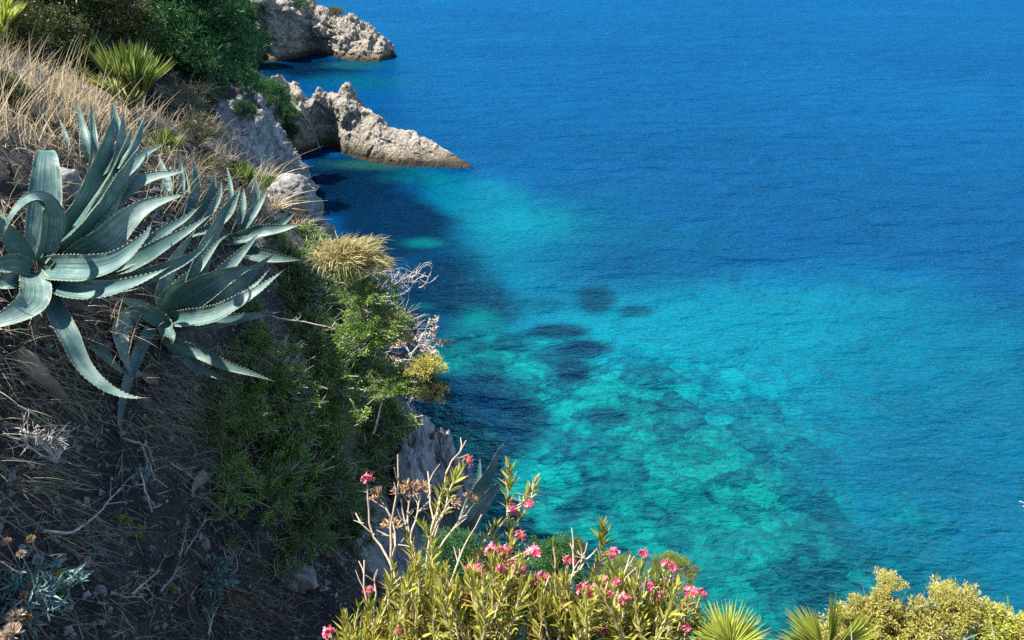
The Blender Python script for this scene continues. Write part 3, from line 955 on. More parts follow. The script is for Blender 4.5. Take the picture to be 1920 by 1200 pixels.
# ------------------------------------------------------------------ agaves
def agave_leaf_mesh(C, wmax, roll=0.0, gut=0.22, thick=0.035, n=26, base=0.72, spine=True, org=(0, 0, 0)):
    """thick channelled blade with toothed margins along the centre line C"""
    C = spline(C, n)
    s = np.linspace(0, 1, n)
    T = nrm(np.gradient(C, axis=0))
    view = nrm(CAM - np.array(org) - C.mean(0))[None]
    S = nrm(np.cross(T, view))
    N = np.cross(S, T)
    rr = np.radians(np.interp(s, np.linspace(0, 1, len(np.atleast_1d(roll))), np.atleast_1d(roll)))[:, None] if not np.isscalar(roll) else math.radians(roll)
    S, N = S * np.cos(rr) + N * np.sin(rr), N * np.cos(rr) - S * np.sin(rr)
    w = np.where(s < .38, base + (1 - base) * np.sin(s / .38 * math.pi / 2), 1 - np.clip((s - .38) / .58, 0, 1) ** 1.55)
    w = np.maximum(w, 0.0) * wmax + .0035
    if spine:
        w[-1] = .001
    th = (thick * (1 - s) ** 1.2 + .006)
    A = np.linspace(-1, 1, 7)
    g = gut * (1.25 - s)
    up = C[:, None] + S[:, None] * (w[:, None] * A[None] * .5)[..., None] + N[:, None] * ((g * w)[:, None] * (A[None] ** 2))[..., None]
    dn = up - N[:, None] * (th[:, None] * (1 - A[None] ** 4) + .0012)[..., None]
    wav = .018 * np.sin(s * 40 + wmax * 90)[:, None] * (A[None] ** 2)
    up = up + N[:, None] * (wav * w[:, None])[..., None]
    mb = MB()
    V = np.concatenate([up.reshape(-1, 3), dn.reshape(-1, 3)])
    G = grid_mesh(up)
    nn = n * 7
    i = np.arange(n - 1) * 7
    e1 = np.stack([i, i + 7, nn + i + 7, nn + i], -1)
    i = i + 6
    e2 = np.stack([i + 7, i, nn + i, nn + i + 7], -1)
    mb.add(V, np.concatenate([G[:, ::-1], G + nn, e1, e2]))
    uvs = [np.stack(np.broadcast_arrays(A[None] * .5 + .5, s[:, None]), -1).reshape(-1, 2)] * 2
    # marginal teeth
    L = np.linalg.norm(np.diff(C, axis=0), axis=1).sum()
    nt = int(np.clip(L / .028, 8, 46))
    st = np.linspace(.06, .93, nt)
    for side in (0, 6):
        Pm = np.stack([np.interp(st, s, up[:, side, k]) for k in range(3)], -1)
        Sm = np.stack([np.interp(st, s, S[:, k]) for k in range(3)], -1) * (-1 if side == 0 else 1)
        Tm = np.stack([np.interp(st, s, T[:, k]) for k in range(3)], -1)
        h = (.0045 * (1 - .5 * st) * (.55 + .8 * np.abs(np.sin(st * 91.7 + wmax * 50))))[:, None]
        tv = np.stack([Pm - Tm * .006 - Sm * .002, Pm + Tm * .006 - Sm * .002, Pm + Sm * h + Tm * .004], 1).reshape(-1, 3)
        mb.add(tv, np.arange(nt * 3).reshape(-1, 3))
        uvs.append(np.tile([[0.0, .5]], (nt * 3, 1)))
    return mb.mesh('agave_leaf', M_AGAVE, True, uv=np.concatenate(uvs))


def agave(label, cat, base_px, d0, leaves):
    """leaves: (points [(u, v, depth offset)], max width px, roll, gutter)"""
    bu_, bv_ = base_px
    gp, gn, gd = ground(bu_, bv_)
    root = thing('agave', label, cat, gp, 'agaves growing on the slope')
    for lf in leaves:
        pts, wpx = lf[0], lf[1]
        roll = lf[2] if len(lf) > 2 else 0
        gut = lf[3] if len(lf) > 3 else .2
        C = []
        for k, p in enumerate(pts):
            u, v = p[0], p[1]
            off = p[2] if len(p) > 2 else 0
            d = d0 + off
            if k > 0 and 0 < u < 1000:
                d = min(d, ground(u, v, 99)[2] - .05)
            C.append(pix(u, v, d))
        C = np.array(C)
        me = agave_leaf_mesh(C - gp, wpx * d0 / FPX, roll, gut, org=gp)
        if len(lf) > 4:
            me.materials[0] = M_DEADLEAF
        link('leaf', me, root, label='withered brown leaf' if len(lf) > 4 else None)
    return root


gd = ground(60, 515)[2]
dA = min(gd - .12, 4.7)
agave('large blue green agave with broad upright leaves and pale folded ones at the left edge', 'agave', (60, 515), dA, [
    ([(212, 262, .30), (215, 240, .32), (211, 190, .38)], 20, -30),
    ([(205, 330, .15), (222, 290, .25), (229, 248, .30), (231, 208, .34)], 22, -30),
    ([(150, 430, .0), (215, 330, .16), (233, 283, .22), (251, 232, .28)], 32, -45),
    ([(225, 320, .16), (248, 285, .22), (258, 262, .26), (272, 217, .30)], 17, -40),
    ([(150, 440, .0), (245, 320, .16), (273, 287, .2), (295, 276, .2), (316, 266, .2)], 34, 22),
    ([(140, 455, .02), (200, 400, .1), (248, 348, .16), (290, 330, .18), (322, 325, .2), (358, 318, .2)], 34, 26),
    ([(92, 490, 0), (125, 430, .04), (160, 385, .10), (183, 330, .16), (198, 285, .2), (216, 206, .26)], 57, -34, .14),
    ([(98, 492, 0), (135, 455, -.02), (165, 425, 0), (196, 388, .04), (223, 340, .1), (247, 300, .14), (264, 271, .18)], 52, -46, .2),
    ([(110, 500, 0), (150, 472, -.04), (200, 447, -.04), (242, 410, -.03), (280, 384, 0), (320, 371, .04), (354, 363, .06)], 50, [-40, -20, 24, 30], .22),
    ([(120, 505, 0), (200, 500, .0), (260, 476, -.02), (313, 430, 0), (347, 410, .03), (381, 381, .06)], 32, 20),
    ([(120, 510, 0), (200, 508, -.0), (270, 480, -.04), (322, 449, -.06), (355, 430, -.05), (383, 411, -.03), (402, 398, -.02)], 35, 22, .15),
    ([(85, 503, 0), (117, 505, -.10), (167, 505, -.16), (217, 490, -.18), (250, 464, -.16), (275, 437, -.14), (287, 410, -.12)], 50, [10, 20, 34, 30], .28),
    ([(110, 520, 0), (200, 532, -.06), (260, 522, -.10), (313, 502, -.12), (347, 487, -.11), (380, 464, -.1), (404, 436, -.08)], 34, [-30, -20, -5, 5], .2),
    ([(80, 516, 0), (117, 538, -.10), (167, 547, -.18), (208, 543, -.2), (250, 530, -.2), (292, 513, -.2), (322, 498, -.19)], 42, [5, 25, 38, 34], .28),
    ([(72, 520, 0), (93, 563, -.10), (113, 602, -.16), (133, 640, -.2), (152, 680, -.2), (177, 709, -.2), (208, 731, -.2), (245, 744, -.2), (282, 746, -.2)], 36, 25, .16),
    ([(60, 515, -.04), (67, 540, -.16), (60, 568, -.24), (30, 588, -.3), (-15, 606, -.34), (-60, 618, -.34)], 48, [0, 0, -22, -26], .18),
    ([(80, 492, 0), (96, 452, -.1), (101, 410, -.16), (88, 379, -.22), (65, 370, -.32), (40, 382, -.40), (20, 406, -.44), (4, 447, -.44)], 36, [20, 30, 20, -30, -58, -50, -30], .1),
    ([(66, 485, .02), (75, 440, .06), (83, 390, .10), (86, 340, .14), (87, 308, .17), (87, 284, .24), (86, 290, .34), (84, 320, .42)], 56, 0, .1),
    ([(56, 492, -.02), (34, 462, -.05), (12, 432, -.1), (-10, 398, -.14)], 36, 0),
    ([(10, 470, .1), (3, 430, .1), (-8, 380, .1)], 30, 0),
    ([(58, 503, -.04), (30, 494, -.1), (0, 497, -.14), (-34, 505, -.16)], 34, 0),
    ([(50, 520, -.02), (15, 527, -.06), (-30, 533, -.1)], 28, 0),
    ([(58, 524, -.02), (42, 547, -.05), (27, 580, -.06)], 26, 0),
    ([(85, 530, .05), (120, 560, .08), (160, 578, .1), (185, 590, .12)], 20, 20, .5, 1),
    ([(70, 535, .05), (75, 570, .08), (70, 610, .1), (60, 640, .12)], 20, -20, .5, 1),
    ([(150, 520, .05), (200, 545, .08), (245, 552, .1)], 14, 20, .5, 1),
])
dB = min(ground(310, 600)[2] - .1, 5.0)
agave('agave with bent and drooping leaves growing just below the largest agave', 'agave', (310, 600), dB, [
    ([(300, 590, 0), (303, 545, .03), (322, 495, .1), (345, 460, .15), (367, 432, .2)], 29, -35),
    ([(305, 590, 0), (330, 540, .02), (363, 512, .05), (396, 470, .1), (412, 450, .12), (432, 438, .14)], 19, 15),
    ([(320, 590, 0), (352, 545, .04), (368, 508, .08), (386, 460, .14), (405, 425, .18), (425, 388, .22), (453, 350, .26)], 38, -38, .18),
    ([(325, 590, 0), (375, 555, 0), (415, 515, .02), (447, 480, .06), (470, 455, .09), (491, 431, .12)], 29, 12, .2),
    ([(325, 592, 0), (370, 580, -.03), (413, 560, -.04), (447, 538, -.02), (475, 507, .0), (521, 471, .04)], 28, -12),
    ([(315, 590, -.02), (345, 562, -.08), (390, 535, -.12), (430, 515, -.12), (462, 504, -.10), (484, 504, -.08)], 52, -8, .28),
    ([(318, 598, -.02), (355, 598, -.14), (400, 591, -.18), (437, 573, -.18), (478, 548, -.16), (508, 525, -.14), (535, 504, -.12)], 33, [5, 22, 36, 36], .28),
    ([(330, 598, 0), (385, 585, -.08), (430, 567, -.1), (460, 548, -.1), (485, 528, -.1), (507, 502, -.08)], 15, 30),
    ([(312, 606, 0), (350, 611, -.08), (400, 604, -.12), (450, 596, -.12), (490, 590, -.12), (528, 584, -.12)], 25, 0, .1),
    ([(296, 606, -.02), (320, 640, -.08), (375, 661, -.1), (425, 685, -.12), (475, 701, -.12), (517, 716, -.12)], 23, -12),
    ([(302, 610, 0), (325, 648, -.02), (362, 682, -.05), (400, 703, -.06), (441, 717, -.06)], 19, 0),
    ([(306, 600, -.04), (314, 620, -.14), (323, 634, -.22), (322, 650, -.22)], 26, 0, .3),
    ([(304, 603, -.02), (270, 594, -.12), (240, 595, -.22), (226, 614, -.3), (227, 640, -.32), (236, 675, -.32), (247, 711, -.32)], 36, [20, 20, 30, 25, 20, 20], .12),
    ([(312, 612, -.06), (285, 590, -.16), (255, 572, -.2), (220, 558, -.2)], 28, 0, .16),
    ([(292, 610, 0), (280, 622, -.02), (260, 662, -.04), (238, 720, -.06), (227, 778, -.08), (226, 832, -.08)], 20, 0),
    ([(150, 612, -.05), (183, 652, -.06), (217, 686, -.08), (256, 721, -.08)], 24, 0),
    ([(303, 600, 0), (301, 565, 0), (328, 536, 0), (364, 519, .03)], 17, -20),
])
dC = min(ground(350, 410)[2] - .1, 6.4)
agave('cluster of slim upright agave leaves standing behind the two big rosettes', 'agave', (350, 420), dC, [
    ([(318, 395, 0), (313, 363, 0), (309, 330, .05), (296, 286, .1)], 20, 0),
    ([(332, 400, 0), (337, 360, 0), (340, 332, .05), (338, 291, .1)], 15, -25),
    ([(345, 400, 0), (350, 360, .05), (347, 332, .08), (342, 304, .1)], 14, 20),
    ([(338, 425, 0), (353, 387, 0), (364, 362, .05), (367, 332, .08), (360, 291, .1)], 22, -30),
    ([(335, 430, -.1), (365, 402, -.1), (388, 378, -.05), (399, 348, 0), (403, 316, .05)], 22, -25),
    ([(375, 425, -.1), (400, 388, -.08), (411, 365, -.04), (416, 337, 0)], 13, 0),
    ([(428, 400, 0), (433, 365, 0), (431, 340, .04), (425, 311, .08)], 9, 0),
    ([(448, 418, 0), (453, 397, 0), (456, 376, .03), (457, 352, .06)], 13, 0),
    ([(360, 440, -.15), (400, 425, -.15), (430, 400, -.1), (452, 352, -.05)], 14, 15),
])
dD = min(ground(445, 445)[2] - .1, 6.6)
agave('smaller agave at right of the rosettes spreading narrow blue leaves toward the sea', 'agave', (440, 445), dD, [
    ([(447, 430, 0), (466, 408, .05), (478, 384, .1), (481, 358, .14), (475, 321, .18)], 16, -20),
    ([(450, 435, 0), (468, 408, .0), (487, 380, .05), (502, 355, .1)], 17, 10),
    ([(445, 442, 0), (480, 434, 0), (510, 423, 0), (531, 407, .05), (550, 381, .1)], 15, -15),
    ([(450, 445, 0), (500, 432, -.05), (530, 419, -.05), (557, 396, 0)], 13, 15),
    ([(430, 450, -.1), (450, 447, -.12), (488, 434, -.14), (530, 428, -.14), (568, 419, -.14)], 24, 15),
    ([(435, 455, -.05), (472, 474, -.1), (513, 482, -.12), (568, 488, -.12)], 25, 0),
    ([(440, 448, -.05), (410, 440, -.05), (388, 436, -.05), (366, 438, -.05)], 13, 0),
    ([(455, 468, -.05), (500, 466, -.1), (533, 453, -.1)], 8, 0),
    ([(437, 455, 0), (450, 470, -.05), (470, 480, -.1), (497, 478, -.1)], 16, 10),
])
dE = ground(868, 985, 6.5)[2] - .15
agave('dusky agave rising behind the oleander flowers against the water', 'agave', (868, 985), dE, [
    ([(868, 975, 0), (888, 930, 0), (905, 905, .03), (922, 878, .05), (932, 852, .08), (946, 830, .1)], 32, -40),
    ([(865, 990, 0), (888, 962, -.05), (908, 938, -.04), (930, 914, 0), (953, 893, .03)], 36, -42),
    ([(872, 975, .1), (890, 925, .1), (898, 892, .12), (900, 856, .14)], 15, 0),
])
dF = min(ground(165, 300)[2] - .08, 6.6)
agave('three narrow agave blades half hidden in dry grass behind the broad upright leaf', 'agave', (160, 310), dF, [
    ([(167, 300, 0), (162, 270, 0), (155, 240, .05), (145, 192, .1)], 17, 0),
    ([(172, 305, 0), (176, 270, 0), (174, 240, .05), (170, 188, .1)], 12, -20),
    ([(130, 290, 0), (125, 262, 0), (118, 240, .04), (111, 222, .06)], 9, 0),
])


# ------------------------------------------------------------------ bush makers (unit radius, shared between copies)
def bush_me(seed, mat, n_cl, per, L, W, flat=.85, spread=.10, up=.35, wild=.9, ragged=.35, tips=0.5):
    rg = np.random.default_rng(seed)
    d = rnd_dirs(n_cl, rg, -.15)
    n_cl = len(d)
    lump = 1 + ragged * fbm(d * 1.7 + seed, 3, seed)
    r = (tips + (1 - tips) * rg.random(n_cl) ** .5) * lump
    C = d * r[:, None] * np.array([1, 1, flat]) + np.array([0, 0, .12])
    c = np.repeat(C, per, 0)
    n = len(c)
    P = c + rg.normal(size=(n, 3)) * spread
    D = nrm(np.repeat(d, per, 0) * .8 + np.array([0, 0, up]) + rg.normal(size=(n, 3)) * wild)
    N = nrm(rg.normal(size=(n, 3)) + np.array([0, 0, .8]))
    mb = MB()
    mb.leaves(P, D, N, L * (.7 + .6 * rg.random(n)), W * (.7 + .6 * rg.random(n)))
    return mb.mesh('foliage', mat), C


def twig_me(seed, mat, C, k, r0=.026, r1=.010):
    rg = np.random.default_rng(seed)
    mb = MB()
    for c in C[rg.permutation(len(C))[:k]]:
        m = c * .5 + rg.normal(size=3) * .12 + np.array([0, 0, -.05])
        b = np.array([rg.normal() * .08, rg.normal() * .08, -.35])
        P = spline([b, m, c * 1.02, c * 1.25 + rg.normal(size=3) * .12], 8)
        mb.tube(P, np.linspace(r0, r1, 8), 3)
    return mb.mesh('stems', mat)


KINDS = {}


def kind(name, n, mat, tmat, k, *a, **kw):
    KINDS[name] = []
    for i in range(n):
        f, C = bush_me(sum(map(ord, name)) + i * 13, mat, *a, **kw)
        KINDS[name].append((f, twig_me(i + 5, tmat, C, k)))


kind('scrub', 5, M_SCRUB, M_TWIG, 130, 150, 52, .080, .036, spread=.065, ragged=.85, tips=.35, up=.5, wild=1.0)
kind('deadbush', 3, M_DULL, M_BLEACH, 160, 70, 16, .10, .014, spread=.09, ragged=.9, tips=.3)
kind('olive', 3, M_OLIVE, M_BARK, 50, 260, 30, .075, .034, spread=.085, ragged=.6, tips=.4)
kind('sage', 3, M_SAGE, M_TWIG, 80, 170, 26, .085, .026, spread=.075, ragged=.7, tips=.4)
kind('pinebush', 3, M_PINE, M_TRUNK, 20, 200, 40, .11, .028, spread=.085, ragged=.65, tips=.4)
kind('mastic', 4, M_MASTIC, M_BARK, 60, 130, 22, .15, .055, spread=.085, ragged=1.0, tips=.3)
kind('limegreen', 1, M_LIMEG, M_TWIG, 30, 120, 20, .13, .05, spread=.10, ragged=.5)
kind('pinelit', 2, M_PINELIT, M_BARK, 20, 150, 34, .16, .016, spread=.06, ragged=.6, wild=.7)
kind('coarse', 3, M_SCRUB, M_TWIG, 60, 90, 30, .16, .070, spread=.10, ragged=.8, tips=.3)


def root_stem(root, p, mat, r0, scale=np.array([1.0, 1, 1]), name='trunk', jit=.06):
    g, n = drop(p - np.array([0, 0, 1.5]))
    rg = np.random.default_rng(int(abs(p[0]) * 1000))
    C = spline([np.zeros(3), (g - p) * .5 + rg.normal(size=3) * jit, g - p - np.array([0, 0, .2])], 9)
    mb = MB()
    mb.tube(C, np.linspace(r0 * .6, r0, 9), 6)
    mb.V = [v / scale for v in mb.V]
    link(name, mb.mesh(name, mat, True), root)


def bush(name, kd, label, cat, u, v, rpx, d=None, group=None, var=None, sq=(1, 1, 1), lift=.25, vary=0):
    p, n, gd_ = ground(u, v)
    if d is not None:
        p, gd_ = pix(u, v, d), d
    r = rpx * gd_ / FPX
    p = p + (n * .5 + np.array([0, 0, .5])) * r * lift * (d is None)
    k = KINDS[kd]
    f, t = k[(var if var is not None else int(R.integers(9))) % len(k)]
    nn = Vector(n * .35 + np.array([0, 0, .65])) if d is None else Vector((0, 0, 1))
    rot = nn.to_track_quat('Z', 'Y').to_euler()
    root = thing(name, label, cat, p, group)
    root.rotation_euler = rot
    root.scale = (r * sq[0], r * sq[1], r * sq[2])
    a = R.random() * 6.28
    link('foliage', f, root, rot=(0, 0, a))
    link('stems', t, root, rot=(0, 0, a))
    if d is not None:      # a stout stem down to the ledge it grows from
        root_stem(root, p, M_BARK, .028, np.array([r * q for q in sq]))
    return root

# ------------------------------------------------------------------ scrub on the shaded slope
SG = 'green scrub bushes on the shaded slope'
for u, v, r, l in [
    (545, 560, 52, 'green scrub bush just right of the long agave leaf that points at the sea'),
    (470, 660, 40, 'small green scrub between the two lower pointed agave leaves'),
    (560, 655, 62, 'dense green scrub right of the tip of the flat agave leaf'),
    (635, 560, 62, 'dull green scrub below the yellow grass tussock'),
    (640, 640, 60, 'green scrub bush in the middle of the shaded slope'),
    (700, 640, 52, 'green scrub below the fallen bleached branches'),
    (505, 745, 58, 'bright green scrub under the tips of the drooping agave leaves'),
    (590, 745, 68, 'largest green scrub with pale dead twigs in the slope centre'),
    (665, 715, 55, 'green scrub left of the bare stony patch near the rim'),
    (430, 800, 50, 'dark green scrub at the edge of the bare earth'),
    (520, 840, 62, 'dark green scrub with a forked pale twig beside it'),
    (605, 835, 62, 'blue green scrub above the leftmost pink flower'),
    (690, 810, 60, 'dark scrub against the grey rock crag'),
    (745, 850, 48, 'dark scrub right below the grey rock crag'),
    (415, 910, 50, 'low dark scrub spreading over bare earth lowest on the slope'),
    (500, 925, 55, 'shaded scrub beside the dark hollow behind the flowers'),
    (590, 920, 60, 'shaded scrub just left of the leftmost pink flower'),
    (660, 890, 50, 'dark scrub directly behind the leftmost pink flower'),
    (560, 1010, 48, 'dim scrub in the dark hollow left of the pale oleander stems'),
    (640, 990, 50, 'dim scrub behind the tall pale oleander stems'),
    (770, 800, 34, 'scrub growing in the cleft between the two grey crags'),
    (455, 590, 26, 'little scrub tucked beside the second agave'),
    (600, 500, 42, 'dull scrub left of the yellow grass tussock'),
    (520, 500, 34, 'short scrub between the narrow blue agave leaves and the rim'),
    (740, 910, 40, 'dark scrub behind the dried oleander heads'),
    (400, 715, 34, 'small scrub on the earth between the two long drooping agave leaves'),
    (385, 800, 36, 'leftmost low scrub on the slope above the shrivelled leaf'),
    (745, 735, 34, 'scrub under the straight grey twig by the bleached branch foot'),
    (690, 560, 34, 'dull scrub spreading below the bleached shrub arms'),
    (575, 460, 30, 'dull scrub left of the big tussock under the rugged rim rock'),
    (610, 600, 46, 'grey green scrub above the middle of the shaded slope'),
    (495, 440, 24, 'little dark scrub above the narrow blue agave leaves'),
]:
    bush('scrub_bush', ('scrub', 'coarse', 'scrub', 'olive', 'coarse')[int(u * 7 + v) % 5], l, 'bush', u, v, r * 1.2, group=SG, lift=.1, sq=(1.15 + .2 * R.random(), .9 + .3 * R.random(), .7 + .3 * R.random()))

DB = 'dry dead bushes between the green scrub'
for u, v, r, l in [
    (590, 560, 38, 'dry grey brown bush below the straw tussocks'),
    (655, 590, 36, 'dry tangled bush left of the drooping grey sticks'),
    (545, 715, 36, 'dry bush between green scrub above the forked pale twig'),
    (640, 775, 34, 'dry tangled bush by the bare twig near the stony patch'),
    (475, 700, 30, 'small dry bush under the lower pointed agave leaf tips'),
    (540, 885, 34, 'dry bush in the lower dark scrub'),
    (705, 735, 36, 'dry straw coloured bush on the stony patch near the rim'),
    (620, 960, 40, 'dry tangle beside the dark hollow left of the oleander stems'),
    (470, 460, 24, 'little dry bush behind the narrow blue agave leaves'),
]:
    bush('dry_bush', 'deadbush', l, 'bush', u, v, r, group=DB, lift=.2)

# rim and upper slope
bush('mastic_bush', 'mastic', 'sunlit olive bush hanging over the rim below the bleached branch', 'bush', 800, 705, 34, lift=.3)
bush('mastic_bush', 'olive', 'dark leafy bush wedged above the outer grey crag', 'bush', 805, 748, 34)
bush('sage_bush', 'sage', 'pale dry sage bush above the grey cliff, upper of the two', 'bush', 340, 225, 46, lift=.5)
bush('sage_bush', 'sage', 'pale yellow sage bush, lower of the two above the grey cliff', 'bush', 372, 272, 42, lift=.5)
bush('sage_bush', 'sage', 'small grey sage bush behind the slim upright agave leaves', 'bush', 395, 330, 34, lift=.3)
bush('olive_bush', 'olive', 'big dark olive bush filling the top left corner', 'bush', 110, 45, 115, lift=.8, sq=(1.2, 1, .9))
bush('olive_bush', 'olive', 'dark olive bush left of the shaded fan palm', 'bush', 60, 110, 80, lift=.4)
bush('olive_bush', 'olive', 'dark olive bush at the top edge right of the yellow green palm', 'bush', 75, 40, 80, lift=.5)
bush('olive_bush', 'olive', 'low dark olive bush under the fronds of the shaded palm', 'bush', 190, 150, 50, lift=.2)
bush('olive_bush', 'olive', 'dark olive bush between the two pointed fan palms and the trunk', 'bush', 205, 70, 75, lift=.5)
bush('olive_bush', 'olive', 'yellowish brush right behind the sunlit fan palm', 'bush', 300, 115, 36, lift=.5)
bush('olive_bush', 'olive', 'low green brush right of the sunlit fan palm', 'bush', 380, 205, 26, lift=.3)
bush('olive_bush', 'olive', 'dull low bush left of the dry grass at the edge', 'bush', 15, 190, 42, lift=.2)
bush('scrub_bush', 'coarse', 'green bush on the near rim in front of the dark cove', 'bush', 500, 360, 22, lift=.3)
bush('scrub_bush', 'coarse', 'brown green bush where the near rim meets the grey cliff', 'bush', 440, 335, 24, lift=.3)

# the wooded ridge on the left
PG = 'green bushes on the wooded ridge'
for u, v, r, l in [
    (500, 195, 36, 'dark evergreen bush on the ridge above the pale cliff'),
    (535, 225, 24, 'evergreen bush nearest the rocky cleft with a sunlit edge'),
    (465, 175, 34, 'dark evergreen bush in the middle of the ridge'),
    (430, 150, 36, 'shaded evergreen bush under the pine crown'),
    (395, 120, 36, 'shaded evergreen bush left of the pine crown foot'),
    (495, 140, 22, 'small evergreen at the left end of the pale rocks'),
    (350, 130, 34, 'evergreen bush with sunlit tips beyond the yellowish brush'),
    (330, 60, 40, 'evergreen bush beside the dark pine trunk'),
    (455, 215, 22, 'low evergreen on top of the pale cliff'),
    (545, 250, 16, 'lowest evergreen at the cliff corner by the cleft'),
    (400, 170, 24, 'low evergreen behind the arching dry grass'),
]:
    bush('evergreen_bush', 'pinebush', l, 'bush', u, v, r, group=PG, lift=.35)
HG = 'shrubs on the far headland'
bush('headland_shrub', 'olive', 'yellow green shrub on the crest of the far headland', 'bush', 629, 26, 14, group=HG, sq=(1.2, 1, .6))
bush('headland_shrub', 'pinebush', 'dark shrub at the top of the headland cliff', 'bush', 556, 6, 16, group=HG, sq=(1.3, 1, .6))
bush('headland_shrub', 'pinebush', 'dark shrub at the left shoulder of the headland cliff', 'bush', 490, 12, 16, group=HG)


# ------------------------------------------------------------------ pines
def pine(label, u, v, hpx, lean, seed, d=None, crown=.5, spreadr=.38, wpx=10):
    rg = np.random.default_rng(seed)
    p, n, gd_ = ground(u, v)
    if d:
        p, gd_ = pix(u, v, d), d
    H = hpx * gd_ / FPX
    root = thing('pine_tree', label, 'tree', p, 'pine trees on the ridge')
    top = np.array([lean[0] * H, lean[1] * H, H])
    P = spline([[0, 0, -.3], top * .35 + rg.normal(size=3) * .03 * H, top * .7 + rg.normal(size=3) * .03 * H, top], 14)
    mb = MB()
    r0 = wpx * gd_ / FPX / 2
    mb.tube(P, np.linspace(r0, r0 * .25, 14), 8)
    link('trunk', mb.mesh('trunk', M_TRUNK, True), root)
    lb, fo = MB(), MB()
    nl = 20
    for i in range(nl):
        t = crown * .6 + (1 - crown * .6) * (i + .5) / nl
        b = np.array([np.interp(t, np.linspace(0, 1, 14), P[:, k]) for k in range(3)])
        a = i * 2.4 + rg.random()
        ln = H * spreadr * (1.15 - .75 * t) * (.7 + .6 * rg.random())
        e = b + np.array([math.cos(a) * ln, math.sin(a) * ln, ln * (.05 + .35 * rg.random())])
        Q = spline([b, (b + e) / 2 + np.array([0, 0, -.05 * ln]) + rg.normal(size=3) * .06 * ln, e], 7)
        lb.tube(Q, np.linspace(r0 * .35, r0 * .06, 7), 4)
        nc = 15
        tt_ = .3 + .75 * rg.random(nc)
        c = np.stack([np.interp(tt_, np.linspace(0, 1, 7), Q[:, k]) for k in range(3)], -1) + rg.normal(size=(nc, 3)) * ln * .2
        per = 52
        cc = np.repeat(c, per, 0)
        sp = .036 * H * spreadr / .38
        off = rg.normal(size=(len(cc), 3))
        P2 = cc + off * sp * .6
        D = nrm(off + np.array([0, 0, .7]))
        fo.leaves(P2, D, rg.normal(size=P2.shape), .05 * H * (.6 + .7 * rg.random(len(P2))), .011 * H)
    link('limbs', lb.mesh('limbs', M_TRUNK, True), root)
    link('crown', fo.mesh('crown', M_PINE), root)
    return root


pine('big pine whose dark green crown leans over the cove at the top', 385, 165, 215, (.22, -.08), 3, crown=.35, wpx=14, spreadr=.46)
pine('pine with a thick dark bare trunk at the top of the slope', 262, 70, 230, (.05, .05), 5, crown=.75, wpx=18, spreadr=.3)
pine('pine behind the bare dark trunk with sunlit needles', 338, 105, 140, (.1, 0), 8, crown=.3, wpx=9, spreadr=.36)
pine('small pine at the seaward end of the ridge trees', 455, 130, 110, (.15, -.1), 11, crown=.25, wpx=7, spreadr=.42)


# ------------------------------------------------------------------ fan palms
def frond_pts(rg, L, nleaf, spread, cup):
    out = []
    for i in range(nleaf):
        a = (i / (nleaf - 1) - .5) * spread
        out.append((a, L * (1 - .28 * abs(a / spread * 2) ** 2) * (.93 + .12 * rg.random())))
    return out


def leaflet(mb, o, D, N, L, W, m=0):
    """narrow keeled strip tapering to a point"""
    D, N = nrm(D), nrm(N)
    S = nrm(np.cross(D, N))
    N = np.cross(S, D)
    ts, ws = (0, .3, .7, 1), (.35, 1, .7, .04)
    V = []
    for t, w in zip(ts, ws):
        c = o + D * L * t - N * L * .06 * t * t
        V += [c - S * W * w * .5 + N * W * w * .35, c, c + S * W * w * .5 + N * W * w * .35]
    F = []
    for k in range(3):
        F += [[3 * k, 3 * k + 1, 3 * k + 4, 3 * k + 3], [3 * k + 1, 3 * k + 2, 3 * k + 5, 3 * k + 4]]
    mb.add(V, F, m)


def fan_palm(label, base, nfr, Lf, seed, mat, up=(0, 0, 1), group='fan palms', nleaf=22, width=.016, single=False, dirs=None, spread=2.7, pet=.8):
    rg = np.random.default_rng(seed)
    root = thing('fan_palm', label, 'palm', base, group)
    up = nrm(np.array(up, float))
    mb = MB()
    k_ = .22 if single else 1.0
    mb.tube([-up * .35 * Lf - np.array([0, 0, .1]), -up * .02, up * .02], [Lf * .16 * k_, Lf * .13 * k_, Lf * .05 * k_], 8)
    link('trunk', mb.mesh('trunk', M_BARK), root)
    if single:
        root_stem(root, np.array(base, float) - up * .3 * Lf, M_BARK, .05, name='root_stock')
    for i in range(nfr):
        if dirs is not None:
            d, nrmv = nrm(np.array(dirs[i][0], float)), np.array(dirs[i][1], float)
        else:
            a = i * 2.4 + rg.random() * .6
            tl = (.10 + .85 * ((i + .5) / nfr))
            d = nrm(up * math.cos(tl) + np.array([math.cos(a), math.sin(a), 0]) * math.sin(tl))
            nrmv = nrm(up + .2 * rg.normal(size=3) - d * np.dot(up, d))
        S = nrm(np.cross(d, nrmv))
        N = np.cross(S, d)
        pl = Lf * pet * (.8 + .4 * rg.random())
        o = d * pl
        mb = MB()
        mb.tube(spline([[0, 0, 0], d * pl * .5 + N * .02, o], 5), np.linspace(width * .45, width * .3, 5), 4)
        if single:
            fr = link('frond', mb.mesh('frond', mat), root)
        for a, L in frond_pts(rg, Lf, nleaf, spread, .2):
            D = d * math.cos(a) + S * math.sin(a) + N * (.10 + .22 * (abs(a) / spread * 2) ** 2) + rg.normal(size=3) * .03
            if single:
                m2 = MB()
                leaflet(m2, o, D, N, L, width)
                link('leaflet', m2.mesh('leaflet', mat), fr)
            else:
                leaflet(mb, o, D, N, L, width)
        if not single:
            link('frond', mb.mesh('frond', mat), root)
    return root


